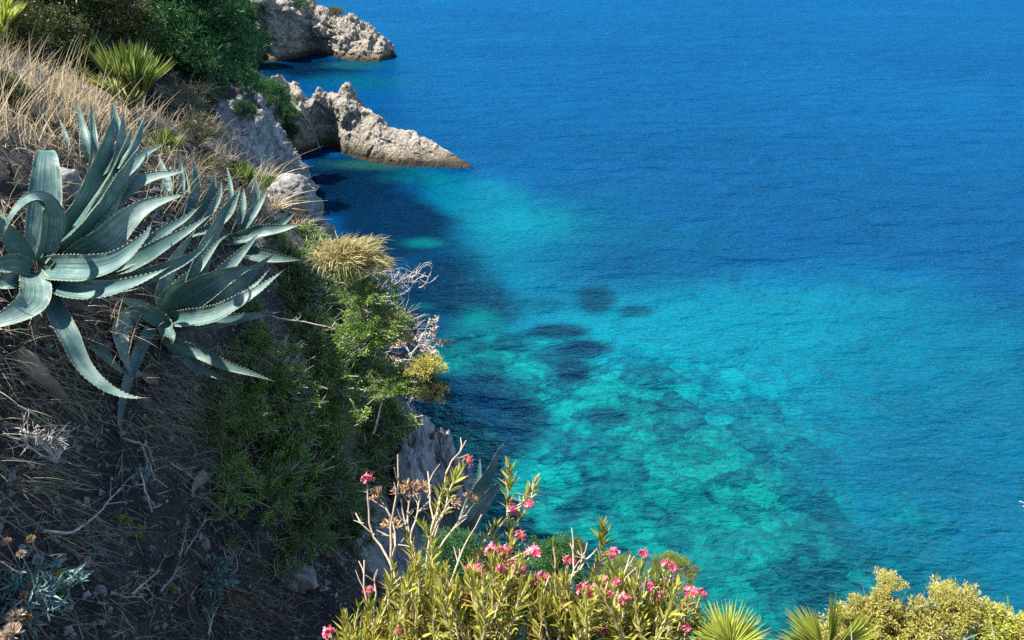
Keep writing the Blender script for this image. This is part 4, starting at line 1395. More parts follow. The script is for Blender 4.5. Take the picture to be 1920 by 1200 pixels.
def palm_at(label, u, v, rpx, nfr, seed, mat, **k):
    p, n, g = ground(u, v)
    up = nrm(n * .3 + np.array([0, 0, 1]))
    L = rpx * g / FPX
    return fan_palm(label, p + np.array([0, 0, .1 * L]), nfr, L * .62, seed, mat, up, width=.042 * L, pet=.62, **k)


palm_at('sunlit fan palm with stiff pointed leaves in the upper left', 250, 222, 128, 17, 21, M_PALM, nleaf=20, spread=1.1)
palm_at('shaded fan palm behind and left of the sunlit one', 160, 140, 92, 12, 22, M_PALM, nleaf=16, spread=1.1)
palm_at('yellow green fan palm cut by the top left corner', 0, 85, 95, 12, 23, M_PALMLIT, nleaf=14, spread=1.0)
palm_at('low dark fan palm right behind the tall agave leaf tips', 312, 305, 64, 10, 24, M_PALM, nleaf=12, spread=1.1)
palm_at('small brown green fan palm among the slim agave leaves', 456, 365, 60, 10, 25, M_PALM, nleaf=12, spread=1.1)


def up_dir(du, dv, dd=0.0):
    """world direction that looks like (du right, dv up, dd away) near the bottom of the view"""
    return np.array([1, 0, 0]) * du + np.array([0, SP, CP]) * dv + np.array([0, CP, -SP]) * dd


TOC = -np.array([0, CP, -SP])
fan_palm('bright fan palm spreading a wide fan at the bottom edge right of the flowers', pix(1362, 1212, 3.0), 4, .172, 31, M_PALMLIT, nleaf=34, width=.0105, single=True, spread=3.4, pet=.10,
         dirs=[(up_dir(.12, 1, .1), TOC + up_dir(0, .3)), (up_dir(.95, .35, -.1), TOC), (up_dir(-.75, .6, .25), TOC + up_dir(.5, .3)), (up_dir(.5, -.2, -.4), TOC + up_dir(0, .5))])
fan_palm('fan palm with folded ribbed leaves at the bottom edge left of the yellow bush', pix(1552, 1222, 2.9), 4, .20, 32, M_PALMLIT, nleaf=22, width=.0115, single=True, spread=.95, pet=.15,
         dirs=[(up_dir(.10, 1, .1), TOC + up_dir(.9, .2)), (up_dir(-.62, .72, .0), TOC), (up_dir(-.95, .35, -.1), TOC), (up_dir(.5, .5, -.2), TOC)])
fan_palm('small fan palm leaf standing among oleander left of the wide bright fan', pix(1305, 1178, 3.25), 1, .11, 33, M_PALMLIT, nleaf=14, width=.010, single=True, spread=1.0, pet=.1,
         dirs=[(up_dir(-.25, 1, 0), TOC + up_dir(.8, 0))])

# ------------------------------------------------------------------ oleanders along the bottom
def lance_me(seed):
    rg = np.random.default_rng(seed)
    mb = MB()
    ts, ws = (0, .22, .55, .82, 1), (.12, .75, 1, .6, .04)
    c1, c2 = .10 + .15 * rg.random(), rg.normal() * .06
    V, F = [], []
    for t, w in zip(ts, ws):
        c = np.array([c2 * t * t, t, -c1 * t * t])
        V += [c + [-w * .5, 0, w * .14], c, c + [w * .5, 0, w * .14]]
    for k in range(4):
        F += [[3 * k, 3 * k + 1, 3 * k + 4, 3 * k + 3], [3 * k + 1, 3 * k + 2, 3 * k + 5, 3 * k + 4]]
    V = np.array(V) * [.185, 1, .185 * 5]
    V[:, 2] = np.array(V)[:, 2] * .5
    mb.add(V, F)
    return mb.mesh('leaf', M_OLEA, True)


LANCE = [lance_me(s) for s in range(4)]


def flower_me(seed, dried=False):
    rg = np.random.default_rng(seed)
    mb = MB()
    n = 15
    d = rnd_dirs(n, rg, -.2)
    for i, q in enumerate(d):
        c = q * (.022 + .014 * rg.random()) + np.array([0, 0, .012])
        ax = nrm(q + rg.normal(size=3) * .35 + np.array([0, 0, .3]))
        u_ = nrm(np.cross(ax, rg.normal(size=3)))
        w_ = np.cross(ax, u_)
        mb.tube([c - ax * .022, c], [.0015, .003], 4, 1)
        if dried:
            k = np.arange(3) * 2.1 + rg.random()
            D = ax[None] * .9 + .6 * (np.cos(k)[:, None] * u_ + np.sin(k)[:, None] * w_)
            mb.leaves(np.repeat(c[None], 3, 0), D, rg.normal(size=(3, 3)), .036, .011, .3)
        elif rg.random() < .25:
            mb.leaves(np.repeat(c[None], 2, 0), ax[None] + rg.normal(size=(2, 3)) * .2, rg.normal(size=(2, 3)), .022, .007, .3, 1)
        else:
            k = np.arange(5) * 2 * math.pi / 5
            D = (np.cos(k)[:, None] * u_ + np.sin(k)[:, None] * w_) + .45 * ax
            mb.leaves(np.repeat(c[None], 5, 0), D, np.repeat(ax[None], 5, 0), .021, .019, -.15)
    return mb.mesh('flower_cluster', [M_DRIED, M_DRIED] if dried else [M_PINK, M_CORAL])


FLOW = [flower_me(s) for s in range(4)]
DRYF = [flower_me(s + 20, True) for s in range(3)]


def oleander(label, base, stems, seed, fill=None):
    """stems: (list of (u, v, depth) from low to tip, kind); kind: b bare, l leafy, f leafy + flower, d dried head, F bare + flower"""
    rg = np.random.default_rng(seed)
    bp_ = pix(*base)
    root = thing('oleander', label, 'shrub', bp_, 'pink oleanders along the bottom edge')
    leaves = []
    extra = MB()
    for pts, kd_ in stems:
        C = np.array([pix(*q) for q in pts]) - bp_
        Lc = np.linalg.norm(np.diff(C, axis=0), axis=1).sum()
        ns = max(6, int(Lc / .05))
        P = spline(C, ns)
        r1 = .0032 if kd_ != 'b' else .0030
        P[1:-1] += rg.normal(size=(ns - 2, 3)) * .004
        mb = MB()
        mb.tube(P, np.linspace(.0035 + .0045 * min(1, Lc / .8), r1, ns), 5)
        if kd_ in 'bd':      # a couple of side spurs
            for q in range(3):
                i = rg.integers(ns // 2, ns - 1)
                e = P[i] + nrm(P[i] - P[i - 1] + rg.normal(size=3) * .03) * (.03 + .06 * rg.random())
                mb.tube([P[i], (P[i] + e) / 2 + rg.normal(size=3) * .003, e], [.003, .0026, .002], 4)
        link('stem', mb.mesh('stem', M_STEM, True), root)
        T = nrm(np.gradient(P, axis=0))
        if kd_ in 'lf':
            reach = min(Lc * .8, .20 + .18 * rg.random())
            nw = int(10 + 6 * rg.random())
            for w in range(nw):
                f = 1 - (w / nw) ** 1.1 * reach / Lc
                i = f * (ns - 1)
                i0 = int(min(i, ns - 2))
                c = P[i0] + (P[i0 + 1] - P[i0]) * (i - i0)
                t = T[i0]
                a0 = rg.random() * 6.28
                u_ = nrm(np.cross(t, [.3, .2, .9]))
                w_ = np.cross(t, u_)
                for q in range(3):
                    a = a0 + q * 2.094
                    o = np.cos(a) * u_ + np.sin(a) * w_
                    el_ = .25 + .75 * w / nw + .2 * rg.normal()
                    D = nrm(t * math.cos(el_) + o * math.sin(el_) + np.array([0, 0, .08]))
                    leaves.append((c, D, nrm(t + rg.normal(size=3) * .25), (.036 + .038 * rg.random()) * (.75 + .4 * min(1, w / 3))))
        if kd_ in 'fF':
            link('flower_cluster', FLOW[rg.integers(4)], root, P[-1] + T[-1] * .012, Vector(T[-1]).to_track_quat('Z', 'Y').to_euler(), .50 + .36 * rg.random())
        if kd_ == 'd':
            link('dried_cluster', DRYF[rg.integers(3)], root, P[-1] + T[-1] * .01, Vector(T[-1]).to_track_quat('Z', 'Y').to_euler(), .62 + .3 * rg.random())
    for q in range(3):
        root_stem(root, bp_ + rg.normal(size=3) * np.array([.03, .03, 0]), M_STEM, .016, name='stem', jit=.12)
    order = sorted(range(len(leaves)), key=lambda i: np.linalg.norm(leaves[i][0] + bp_ - CAM))
    bulk = []
    for k, i in enumerate(order):
        c, D, N, Ln = leaves[i]
        if k < 300:
            X_ = nrm(np.cross(D, N))
            Z_ = np.cross(X_, D)
            M = Matrix(((X_[0], D[0], Z_[0]), (X_[1], D[1], Z_[1]), (X_[2], D[2], Z_[2])))
            link('leaf', LANCE[k % 4], root, c, M.to_euler(), Ln)
        else:
            bulk.append(leaves[i])
    if bulk:
        c, D, N, Ln = (np.array(q) for q in zip(*bulk))
        extra.leaves(c, D, N, Ln, Ln * .18, .2)
        link('foliage', extra.mesh('foliage', M_OLEA), root, kind='stuff')
    return root


def stem(b, m, t, k):
    return ([b, m, t], k)


def clump(rg, b, n, u0, u1, vfun, d, pf=.0, dv=60):
    out = []
    for i in range(n):
        u = u0 + (u1 - u0) * (i + rg.random()) / n
        v = vfun(u) + dv * rg.random() ** 1.5
        dd = d + rg.normal() * .14
        mid = ((u * .6 + b[0] * .4) + rg.normal() * 14, v + (b[1] - v) * .45, dd + .05)
        out.append(([(b[0] + rg.normal() * 25, b[1], b[2]), mid, (u, v, dd)], 'f' if rg.random() < pf else 'l'))
    return out


rg = np.random.default_rng(101)
b1 = (775, 1330, 3.1)
oleander('tall sparse oleander with long pale bare stems, dried heads and few pink flowers', b1, [
    ([b1, (750, 1170, 3.1), (735, 1065, 3.15), (700, 1000, 3.2), (690, 945, 3.2), (689, 908, 3.2)], 'F'),
    ([(735, 1070, 3.15), (734, 1000, 3.15), (745, 915, 3.15), (746, 852, 3.15)], 'b'),
    ([(702, 1003, 3.2), (682, 982, 3.22), (667, 962, 3.25)], 'b'),
    ([(736, 1050, 3.15), (740, 990, 3.2), (712, 935, 3.25)], 'd'),
    ([b1, (790, 1180, 3.12), (770, 1020, 3.15), (755, 965, 3.2), (752, 935, 3.2)], 'd'),
    ([(770, 1020, 3.15), (766, 970, 3.2), (770, 928, 3.2)], 'd'),
    ([(770, 1010, 3.15), (782, 960, 3.18), (788, 928, 3.2)], 'd'),
    ([(735, 1060, 3.15), (740, 1020, 3.18), (737, 1000, 3.2)], 'd'),
    ([b1, (800, 1150, 3.1), (805, 1010, 3.1), (830, 920, 3.15), (850, 860, 3.2), (874, 826, 3.2)], 'b'),
    ([(812, 990, 3.1), (806, 925, 3.15), (802, 884, 3.2)], 'b'),
    ([(805, 1010, 3.1), (820, 950, 3.12), (838, 905, 3.12)], 'l'),
    ([(808, 1010, 3.1), (832, 955, 3.1), (850, 900, 3.1), (872, 872, 3.1)], 'f'),
    ([(805, 1030, 3.1), (822, 985, 3.1), (843, 950, 3.1)], 'd'),
    ([(800, 1060, 3.1), (850, 990, 3.1), (878, 945, 3.15)], 'd'),
    ([b1, (830, 1150, 3.05), (870, 1020, 3.1), (903, 965, 3.1)], 'b'),
    ([(810, 1120, 3.05), (805, 1000, 3.1), (790, 985, 3.1)], 'l'),
    ([b1, (770, 1130, 3.0), (785, 1050, 3.0)], 'l'), ([b1, (800, 1120, 3.0), (812, 1030, 3.0)], 'l'),
    ([b1, (760, 1150, 3.0), (768, 1075, 3.0)], 'l'), ([b1, (810, 1140, 3.0), (830, 1070, 3.0)], 'l'),
    ([b1, (780, 1160, 2.98), (800, 1090, 2.98)], 'l'), ([(790, 1140, 3.1), (780, 1060, 3.1), (765, 1010, 3.12)], 'l'),
] + clump(rg, b1, 22, 720, 860, lambda u: 1065, 3.02, .05, 110), 41)
b2 = (690, 1340, 3.0)
oleander('low oleander at the bottom left of the flower row beside the dark hollow', b2, [
    ([b2, (700, 1180, 3.0), (682, 1095, 3.02), (683, 1050, 3.05)], 'b'), ([(700, 1180, 3.0), (704, 1100, 3.0), (708, 1068, 3.0)], 'b'),
    ([b2, (690, 1180, 3.0), (692, 1118, 3.0)], 'f'), ([b2, (650, 1210, 3.0), (643, 1160, 3.0)], 'l'), ([b2, (665, 1200, 3.0), (672, 1142, 3.0)], 'l'),
    ([b2, (700, 1200, 2.95), (715, 1145, 2.95)], 'l'), ([b2, (640, 1240, 2.95), (620, 1196, 2.95)], 'F'), ([b2, (725, 1210, 2.95), (740, 1192, 2.95)], 'F'),
    ([b2, (680, 1230, 2.92), (690, 1175, 2.92)], 'l'), ([b2, (655, 1250, 2.9), (655, 1190, 2.9)], 'l'), ([b2, (730, 1230, 2.9), (732, 1165, 2.9)], 'l'),
    ([(700, 1200, 3.0), (725, 1110, 3.0), (752, 1082, 3.0)], 'b'),
] + clump(rg, b2, 18, 625, 760, lambda u: 1160, 2.95, .0, 50), 42)
b3 = (900, 1330, 3.1)
oleander('leafy oleander with red and pink clusters in the middle of the flower row', b3, [
    ([b3, (905, 1120, 3.2), (930, 1000, 3.25), (955, 962, 3.25)], 'f'), ([b3, (940, 1100, 3.2), (960, 1000, 3.25), (986, 955, 3.25)], 'f'),
    ([(950, 985, 3.25), (952, 925, 3.3), (953, 872, 3.3)], 'l'), ([(955, 955, 3.25), (985, 935, 3.28), (1000, 905, 3.3)], 'l'),
    ([(950, 960, 3.25), (985, 945, 3.25), (1006, 926, 3.25)], 'b'), ([b3, (935, 1090, 3.15), (965, 1020, 3.15), (970, 1012, 3.15)], 'f'),
    ([b3, (960, 1110, 3.15), (985, 1055, 3.15), (993, 1045, 3.15)], 'F'), ([b3, (860, 1180, 3.05), (856, 1120, 3.0)], 'f'), ([b3, (870, 1190, 3.05), (858, 1135, 3.0)], 'F'),
    ([b3, (940, 1170, 3.05), (954, 1112, 3.05)], 'f'), ([b3, (960, 1150, 3.1), (971, 1082, 3.1)], 'f'),
    ([b3, (890, 1150, 3.05), (880, 1060, 3.1)], 'l'), ([b3, (870, 1100, 3.2), (925, 985, 3.25)], 'l'),
    ([b3, (900, 1110, 3.1), (950, 1050, 3.1), (1000, 1030, 3.1)], 'b'), ([b3, (905, 1180, 2.95), (880, 1085, 2.95), (886, 1070, 2.95)], 'l'),
] + clump(rg, b3, 60, 800, 990, lambda u: 1075 - .50 * max(0, u - 860) + .9 * max(0, u - 945), 3.05, .13, 110), 43)
b4 = (1060, 1330, 3.1)
oleander('leafy oleander with a forked bare grey stem right of the red clusters', b4, [
    ([b4, (1050, 1140, 3.05), (1075, 1080, 3.05), (1073, 1010, 3.1), (1072, 990, 3.1)], 'b'), ([(1075, 1080, 3.05), (1095, 1035, 3.1), (1101, 1018, 3.1)], 'b'),
    ([(1076, 1075, 3.05), (1100, 1050, 3.1), (1116, 1033, 3.1)], 'b'), ([b4, (1030, 1190, 2.9), (1015, 1130, 2.9), (1030, 1080, 2.95)], 'b'), ([b4, (1075, 1190, 2.9), (1090, 1140, 2.9), (1122, 1085, 2.9)], 'b'),
    ([b4, (1045, 1120, 3.15), (1040, 1060, 3.2), (1037, 1025, 3.2)], 'l'),
    ([b4, (1020, 1170, 3.1), (1018, 1095, 3.1)], 'f'), ([b4, (1000, 1180, 3.1), (1008, 1112, 3.1)], 'f'), ([b4, (1050, 1190, 3.0), (1048, 1150, 3.0)], 'F'),
    ([b4, (1060, 1130, 3.1), (1064, 1062, 3.1)], 'f'), ([b4, (1090, 1180, 3.0), (1100, 1110, 3.1), (1128, 1040, 3.15), (1129, 1000, 3.15)], 'l'),
    ([(1128, 1035, 3.15), (1131, 1010, 3.15), (1130, 990, 3.15)], 'l'),
] + clump(rg, b4, 58, 975, 1130, lambda u: 1080, 3.08, .13, 115), 44)
b5 = (1200, 1330, 3.1)
oleander('leafy oleander with several pale pink clusters nearest the bright fan palm', b5, [
    ([b5, (1150, 1130, 3.1), (1148, 1048, 3.1)], 'f'), ([b5, (1190, 1130, 3.1), (1204, 1052, 3.15)], 'f'), ([b5, (1230, 1140, 3.1), (1246, 1068, 3.15)], 'f'),
    ([b5, (1240, 1140, 3.1), (1258, 1078, 3.15)], 'F'), ([b5, (1210, 1160, 3.05), (1213, 1110, 3.05)], 'f'), ([b5, (1230, 1180, 3.05), (1237, 1128, 3.05)], 'f'),
    ([b5, (1290, 1180, 3.1), (1312, 1122, 3.1)], 'f'), ([b5, (1280, 1230, 3.0), (1284, 1188, 3.0)], 'F'), ([b5, (1150, 1230, 2.95), (1140, 1194, 2.95)], 'F'),
    ([b5, (1170, 1130, 3.1), (1175, 1090, 3.15)], 'f'), ([b5, (1140, 1160, 3.0), (1190, 1120, 3.02), (1235, 1100, 3.05)], 'b'), ([b5, (1130, 1190, 2.95), (1165, 1100, 2.95), (1182, 1040, 3.0)], 'b'),
    ([b5, (1180, 1180, 2.92), (1168, 1120, 2.92), (1172, 1085, 2.95)], 'b'), ([b5, (1100, 1180, 2.9), (1120, 1150, 2.9), (1140, 1090, 2.95)], 'b'), ([b5, (1230, 1190, 2.9), (1245, 1150, 2.9), (1262, 1120, 2.9)], 'b'),
] + clump(rg, b5, 66, 1110, 1300, lambda u: 1078 + max(0, u - 1245) * .9, 3.08, .13, 110), 45)

# young pine sprays and mastic behind and beside the flowers
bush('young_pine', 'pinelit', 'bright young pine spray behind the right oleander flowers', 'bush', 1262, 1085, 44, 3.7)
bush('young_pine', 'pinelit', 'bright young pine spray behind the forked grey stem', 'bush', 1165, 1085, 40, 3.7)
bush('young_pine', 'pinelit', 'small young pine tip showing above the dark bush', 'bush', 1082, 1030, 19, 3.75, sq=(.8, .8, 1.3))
bush('dark_bush', 'pinebush', 'dark green bush in front of the water behind the oleander row', 'bush', 1045, 1055, 48, 3.85)
bush('dark_bush', 'pinebush', 'dark green growth under the oleanders against the hollow', 'bush', 850, 1060, 60, 3.9)
for u, v, r, kd_, l in [
    (1600, 1192, 56, 'mastic', 'pale yellow mastic bush right of the folded palm leaves'),
    (1665, 1096, 24, 'mastic', 'airy mastic sprig standing highest above the yellow bushes'),
    (1652, 1150, 42, 'mastic', 'mastic bush below the highest sprig'),
    (1730, 1196, 62, 'mastic', 'broad mastic bush in the middle of the bottom right corner'),
    (1800, 1150, 50, 'mastic', 'mastic bush whose rounded top stands against blue water'),
    (1840, 1178, 50, 'limegreen', 'lime green leafy bush in the bottom right corner'),
    (1905, 1200, 46, 'mastic', 'mastic bush cut by the bottom right corner of the view'),
    (1560, 1225, 50, 'mastic', 'low mastic bush under the folded palm leaves'),
    (1680, 1225, 70, 'mastic', 'low mastic bush along the bottom edge'),
    (1618, 1148, 28, 'mastic', 'mastic spray standing left of the highest sprig'),
    (1770, 1125, 26, 'mastic', 'pointed mastic spray on the rounded top at the right'),
    (1866, 1158, 26, 'mastic', 'mastic spray between the lime green bush and the pale stalk'),
]:
    bush('mastic_bush' if kd_ == 'mastic' else 'lime_bush', kd_, l, 'bush', u, v, r, 3.0, group='yellow bushes in the bottom right corner' if kd_ == 'mastic' else None)
mb = MB()
mb.tube(spline([pix(1895, 1200, 3), pix(1893, 1150, 3), pix(1889, 1118, 3)], 8), np.linspace(.004, .0025, 8), 4)
link('grass_stalk', mb.mesh('grass_stalk', M_PALMLIT), label='single upright pale stalk at the right end of the yellow bushes', category='stalk')
mb = MB()
_t = CAM + np.array([1.98, 1.87, -2.85])
_g = drop(_t - np.array([0, 0, 1.5]))[0]
mb.tube(spline([_g - np.array([0, 0, .1]), (_g + _t) / 2 + np.array([.1, 0, 0]), _t, CAM + np.array([1.965, 1.93, -2.35]), pix(1990, 975, 2.6), pix(1940, 952, 2.6), pix(1912, 940, 2.6)], 26), np.linspace(.014, .002, 26), 5)
mb.tube(spline([pix(1930, 948, 2.6), pix(1918, 949, 2.6)], 4), [.003, .003, .002, .002], 4)
link('bare_twig', mb.mesh('bare_twig', M_BLEACH), label='bare twig tip poking in at the right edge over the water', category='twig')

# ------------------------------------------------------------------ crags and stones
def stone(name, label, cat, u, v, rpx, sq, seed, mat=None, d=None, sink=.2, rough=.22, sub=4, off=(0, 0, 0), group=None, rot=0.0, sqr=.65, taper=0.0):
    rg = np.random.default_rng(seed)
    p, n, gd_ = ground(u, v)
    if d is not None:
        p, gd_ = pix(u, v, d), d
    r = rpx * gd_ / FPX
    a = np.linspace(0, math.pi, 10 * sub)
    b = np.linspace(0, 2 * math.pi, 18 * sub)[:-1]
    A, B = np.meshgrid(a, b, indexing='ij')
    D = np.stack([np.sin(A) * np.cos(B), np.sin(A) * np.sin(B), np.cos(A)], -1)
    bx = nrm(np.sign(D) * np.abs(D) ** sqr)
    h = 1 + rough * rocky(D + seed * 3.1, .75, 1, seed) * .8 + .25 * fbm(D * 1.1 + seed, 3, seed)
    V = bx * h[..., None] * np.array(sq) * r
    V[..., :2] *= 1 - taper * V[..., 2:3] / (r * sq[2])
    nb = len(b)
    i = np.arange(len(a) - 1)[:, None] * nb
    j = np.arange(nb)[None]
    F = np.stack([i + j, i + nb + j, i + nb + (j + 1) % nb, i + (j + 1) % nb], -1).reshape(-1, 4)
    mb = MB()
    mb.add(V.reshape(-1, 3), F)
    o = link(name, mb.mesh(name, mat or M_CRAG, True), None, p - n * r * sink + np.array(off), (0, 0, rot), label=label, category=cat, group=group)
    return o


stone('boulder', 'flat grey speckled boulder leaning behind the broad upright agave leaf', 'rock', 132, 362, 46, (.6, .42, 1.25), 3, M_STONE, sink=.1, rough=.08)
CG = 'grey crags on the rim'
stone('crag', 'tall grey crag on the rim with a rounded ridge above the oleanders', 'rock', 768, 860, 78, (.72, .9, 1.5), 4, d=8.9, sink=0, group=CG, sqr=.85, taper=.4, rough=.34, sub=6)
stone('crag', 'outermost grey crag on the rim standing against the water', 'rock', 826, 890, 62, (.66, .8, 1.75), 5, d=9.3, sink=0, group=CG, sqr=.85, taper=.42, rough=.34, sub=6)
stone('crag', 'dark pointed crag right above the pink flower at the rim', 'rock', 862, 935, 52, (.7, .8, 1.6), 6, d=9.3, sink=0, group=CG, sqr=.85, taper=.45, rough=.34, sub=6)
stone('crag', 'grey crag half covered by scrub left of the tall one', 'rock', 715, 800, 34, (.9, .7, 1.1), 7, sink=.3, group=CG)
stone('crag', 'rugged grey rock on the rim above the yellow tussock', 'rock', 595, 432, 30, (1.2, .9, .9), 8, sink=.3, group=CG)
stone('crag', 'lumpy dark crag jutting over the cove left of the water', 'rock', 545, 372, 46, (1.0, .9, .9), 9, d=12.5, sink=0, group=CG)
LG = 'pale ledge rocks at the slope foot'
stone('ledge_rock', 'pale flat ledge rock in the shade near the bottom, wider one', 'rock', 540, 1078, 46, (1.2, .6, .7), 10, sink=.35, group=LG)
stone('ledge_rock', 'tall pale ledge rock in the shade left of the dark hollow', 'rock', 585, 1090, 32, (.6, .6, 1.2), 11, sink=.3, group=LG)
stone('ledge_rock', 'pale cream topped rock above the silvery herb', 'rock', 390, 1020, 22, (.6, .6, 1.2), 12, sink=.4, group=LG)
for u, v, r, s, l in [(183, 1108, 15, 13, 'blue grey stone left of the bottom centre of the bare earth'), (330, 1105, 13, 14, 'grey stone beside a small green sprout below the herb'),
                      (174, 1172, 9, 15, 'small stone low on the bare earth under the bigger one'), (132, 1190, 9, 16, 'pale chip of rock at the bottom edge of the bare earth'),
                      (140, 842, 12, 17, 'pale stone above the bundle of dead twigs'), (460, 1168, 8, 18, 'white chip of rock in dry grass at the bottom'),
                      (270, 935, 9, 19, 'whitish stone under the exposed roots'), (128, 1142, 11, 20, 'grey stone beside the silver leaved plant'),
                      (318, 1140, 8, 24, 'little blue grey stone below the green sprout')]:
    stone('stone', l, 'stone', u, v, r, (1, .75, .7), s, M_STONE, sub=2, sink=.3, rough=.5, sqr=.5, group='loose stones on the bare earth')

# the narrow ramp in the cleft of the rocky point
mb = MB()
def beam(a, b, w, h):
    a, b = np.array(a), np.array(b)
    d = nrm(b - a)
    s = nrm(np.cross(d, [0, 0, 1]))
    u_ = np.cross(s, d)
    V = [p + s * x * w + u_ * y * h for p in (a, b) for x, y in ((-.5, -.5), (.5, -.5), (.5, .5), (-.5, .5))]
    return V, [[0, 1, 2, 3], [7, 6, 5, 4], [0, 4, 5, 1], [1, 5, 6, 2], [2, 6, 7, 3], [3, 7, 4, 0]]


def on_prom(u, v, lift=.12):
    p, n, g = ground(u, v)
    return pix(u, v, g - lift)


rp_ = [on_prom(546, 190), on_prom(562, 207), on_prom(577, 226)]
mb = MB()
for a, b in zip(rp_[:-1], rp_[1:]):
    mb.add(*beam(a, b, .34, .12))
rt = thing('ramp', 'narrow pale ramp running down the shaded cleft of the rocky point', 'ramp', rp_[2])
me = mb.mesh('walkway', M_CONC)
o = link('walkway', me, rt)
o.location = -Vector(rp_[2])
a, b = rp_[2], on_prom(601, 284, .2)
for k in range(15):
    f0, f1 = k / 15, (k + .94) / 15
    m2 = MB()
    m2.add(*beam(a * (1 - f0) + b * f0 - rp_[2], a * (1 - f1) + b * f1 - rp_[2], .30, .10))
    link('step', m2.mesh('step', M_CONC), rt)

# ------------------------------------------------------------------ dead wood
def branch_tree(label, name, cat, main, mat, r0, r1, seed, twigs=12, tl=.25, curl=.02, tips=None, group=None, sides=6, depth2=3):
    """main: list of polylines [(u, v, depth)]; random side twigs follow the main limbs"""
    rg = np.random.default_rng(seed)
    base = pix(*main[0][0])
    root = thing(name, label, cat, base, group)
    tw = MB()
    cl = MB()
    for k, pl in enumerate(main):
        C = np.array([pix(*q) for q in pl]) - base
        n = max(8, 4 * len(pl))
        P = spline(C, n)
        P[1:] += rg.normal(size=(n - 1, 3)) * r0 * .25
        mb = MB()
        sc = 1.0 if k == 0 else .7
        mb.tube(P, np.linspace(r0 * sc, r1, n) * (1 + .15 * rg.random(n)), sides)
        link('limb', mb.mesh('limb', mat, True), root)
        for q in range(twigs):
            i = rg.integers(n // 4, n - 1)
            d = nrm(nrm(P[min(i + 1, n - 1)] - P[i - 1]) + rg.normal(size=3) * .8)
            L = tl * (.4 + .8 * rg.random())
            Q = [P[i]]
            for s in range(4):
                d = nrm(d + rg.normal(size=3) * .22)
                Q.append(Q[-1] + d * L / 4)
            tw.tube(Q, np.linspace(r1 * .9, r1 * .35, 5), 4)
            for s in range(depth2):
                j = rg.integers(1, 4)
                e = Q[j] + nrm(d + rg.normal(size=3)) * L * .35
                tw.tube([Q[j], (Q[j] + e) / 2 + rg.normal(size=3) * L * .03, e], [r1 * .5, r1 * .4, r1 * .25], 3)
            if tips is not None and rg.random() < tips:
                nl = 9
                cl.leaves(np.repeat(Q[-1][None], nl, 0) + rg.normal(size=(nl, 3)) * .02, rg.normal(size=(nl, 3)), rg.normal(size=(nl, 3)), .06, .022, .4)
    link('twigs', tw.mesh('twigs', mat), root, kind='stuff')
    if tips is not None:
        link('withered_leaves', cl.mesh('withered_leaves', M_CREAM), root, kind='stuff')
    return root


DG = 'bleached dead branches on the rim'
branch_tree('bleached dead shrub with forked grey arms reaching over the water below the tussock', 'dead_shrub', 'dead shrub', [
    [(690, 520, 10.6), (700, 545, 10.4), (735, 556, 10.2), (765, 545, 10.1), (780, 525, 10.0), (798, 517, 10)],
    [(776, 530, 10.0), (773, 522, 10), (784, 513, 10)], [(785, 540, 10.0), (795, 535, 10), (807, 514, 9.95)],
    [(700, 545, 10.4), (710, 520, 10.3), (702, 495, 10.3)], [(705, 545, 10.3), (712, 525, 10.3), (722, 520, 10.2), (728, 528, 10.2)],
    [(728, 540, 10.2), (738, 525, 10.1), (750, 508, 10.1)], [(728, 542, 10.2), (745, 530, 10.1), (760, 517, 10.1)],
    [(664, 532, 10.5), (672, 545, 10.4), (690, 555, 10.3), (700, 565, 10.3), (697, 582, 10.3)], [(706, 585, 10.3), (708, 570, 10.3), (712, 562, 10.3)],
    [(640, 505, 10.6), (655, 520, 10.5), (675, 525, 10.4)], [(650, 545, 10.6), (690, 552, 10.5), (725, 556, 10.3)],
], M_BLEACH, .015, .0055, 61, twigs=6, tl=.32, group=DG)
branch_tree('bleached dead branch with curled withered leaves standing out from the rim', 'dead_branch', 'dead branch', [
    [(743, 725, 8.6), (757, 698, 8.5), (770, 670, 8.4), (785, 645, 8.3), (797, 620, 8.25), (803, 612, 8.2)],
    [(757, 698, 8.5), (768, 725, 8.5), (782, 735, 8.45), (792, 737, 8.4)], [(772, 670, 8.4), (765, 655, 8.4), (758, 645, 8.4)],
    [(790, 640, 8.3), (810, 638, 8.3), (818, 625, 8.25), (816, 603, 8.2)], [(770, 685, 8.4), (790, 687, 8.35), (803, 682, 8.3)], [(788, 655, 8.3), (800, 665, 8.3), (812, 672, 8.3)],
    [(785, 645, 8.3), (800, 650, 8.3), (808, 660, 8.3)],
], M_BLEACH, .017, .006, 62, twigs=6, tl=.16, tips=.75, group=DG)
branch_tree('dark dead branch crossing behind the bleached one over the water', 'dark_branch', 'dead branch', [
    [(740, 640, 8.7), (765, 645, 8.6), (790, 652, 8.5), (810, 638, 8.5), (835, 638, 8.45), (857, 643, 8.4)],
    [(730, 660, 8.6), (750, 664, 8.55), (768, 671, 8.5)], [(700, 622, 8.8), (740, 622, 8.7), (780, 618, 8.6)],
], M_DARKWOOD, .022, .010, 63, twigs=7, tl=.10)
branch_tree('tangle of thin grey sticks drooping from the rim left of the dark branch', 'dead_sticks', 'dead shrub', [
    [(640, 600, 9.0), (690, 610, 8.9), (735, 615, 8.8), (755, 597, 8.7)], [(660, 570, 9.1), (700, 590, 9.0), (740, 612, 8.9)], [(690, 622, 8.9), (720, 620, 8.8), (745, 622, 8.8)],
    [(690, 600, 9), (700, 640, 8.9), (690, 642, 8.9)],
], M_TWIG, .014, .006, 64, twigs=14, tl=.5)
branch_tree('long dry agave flower stalk lying toward the rim with a round seed head', 'dry_stalk', 'stalk', [
    [(510, 593, 6.6), (530, 598, 6.6), (570, 604, 6.65), (605, 611, 6.7), (622, 614, 6.7), (628, 603, 6.7)]], M_BLEACH, .007, .004, 65, twigs=2, tl=.1)
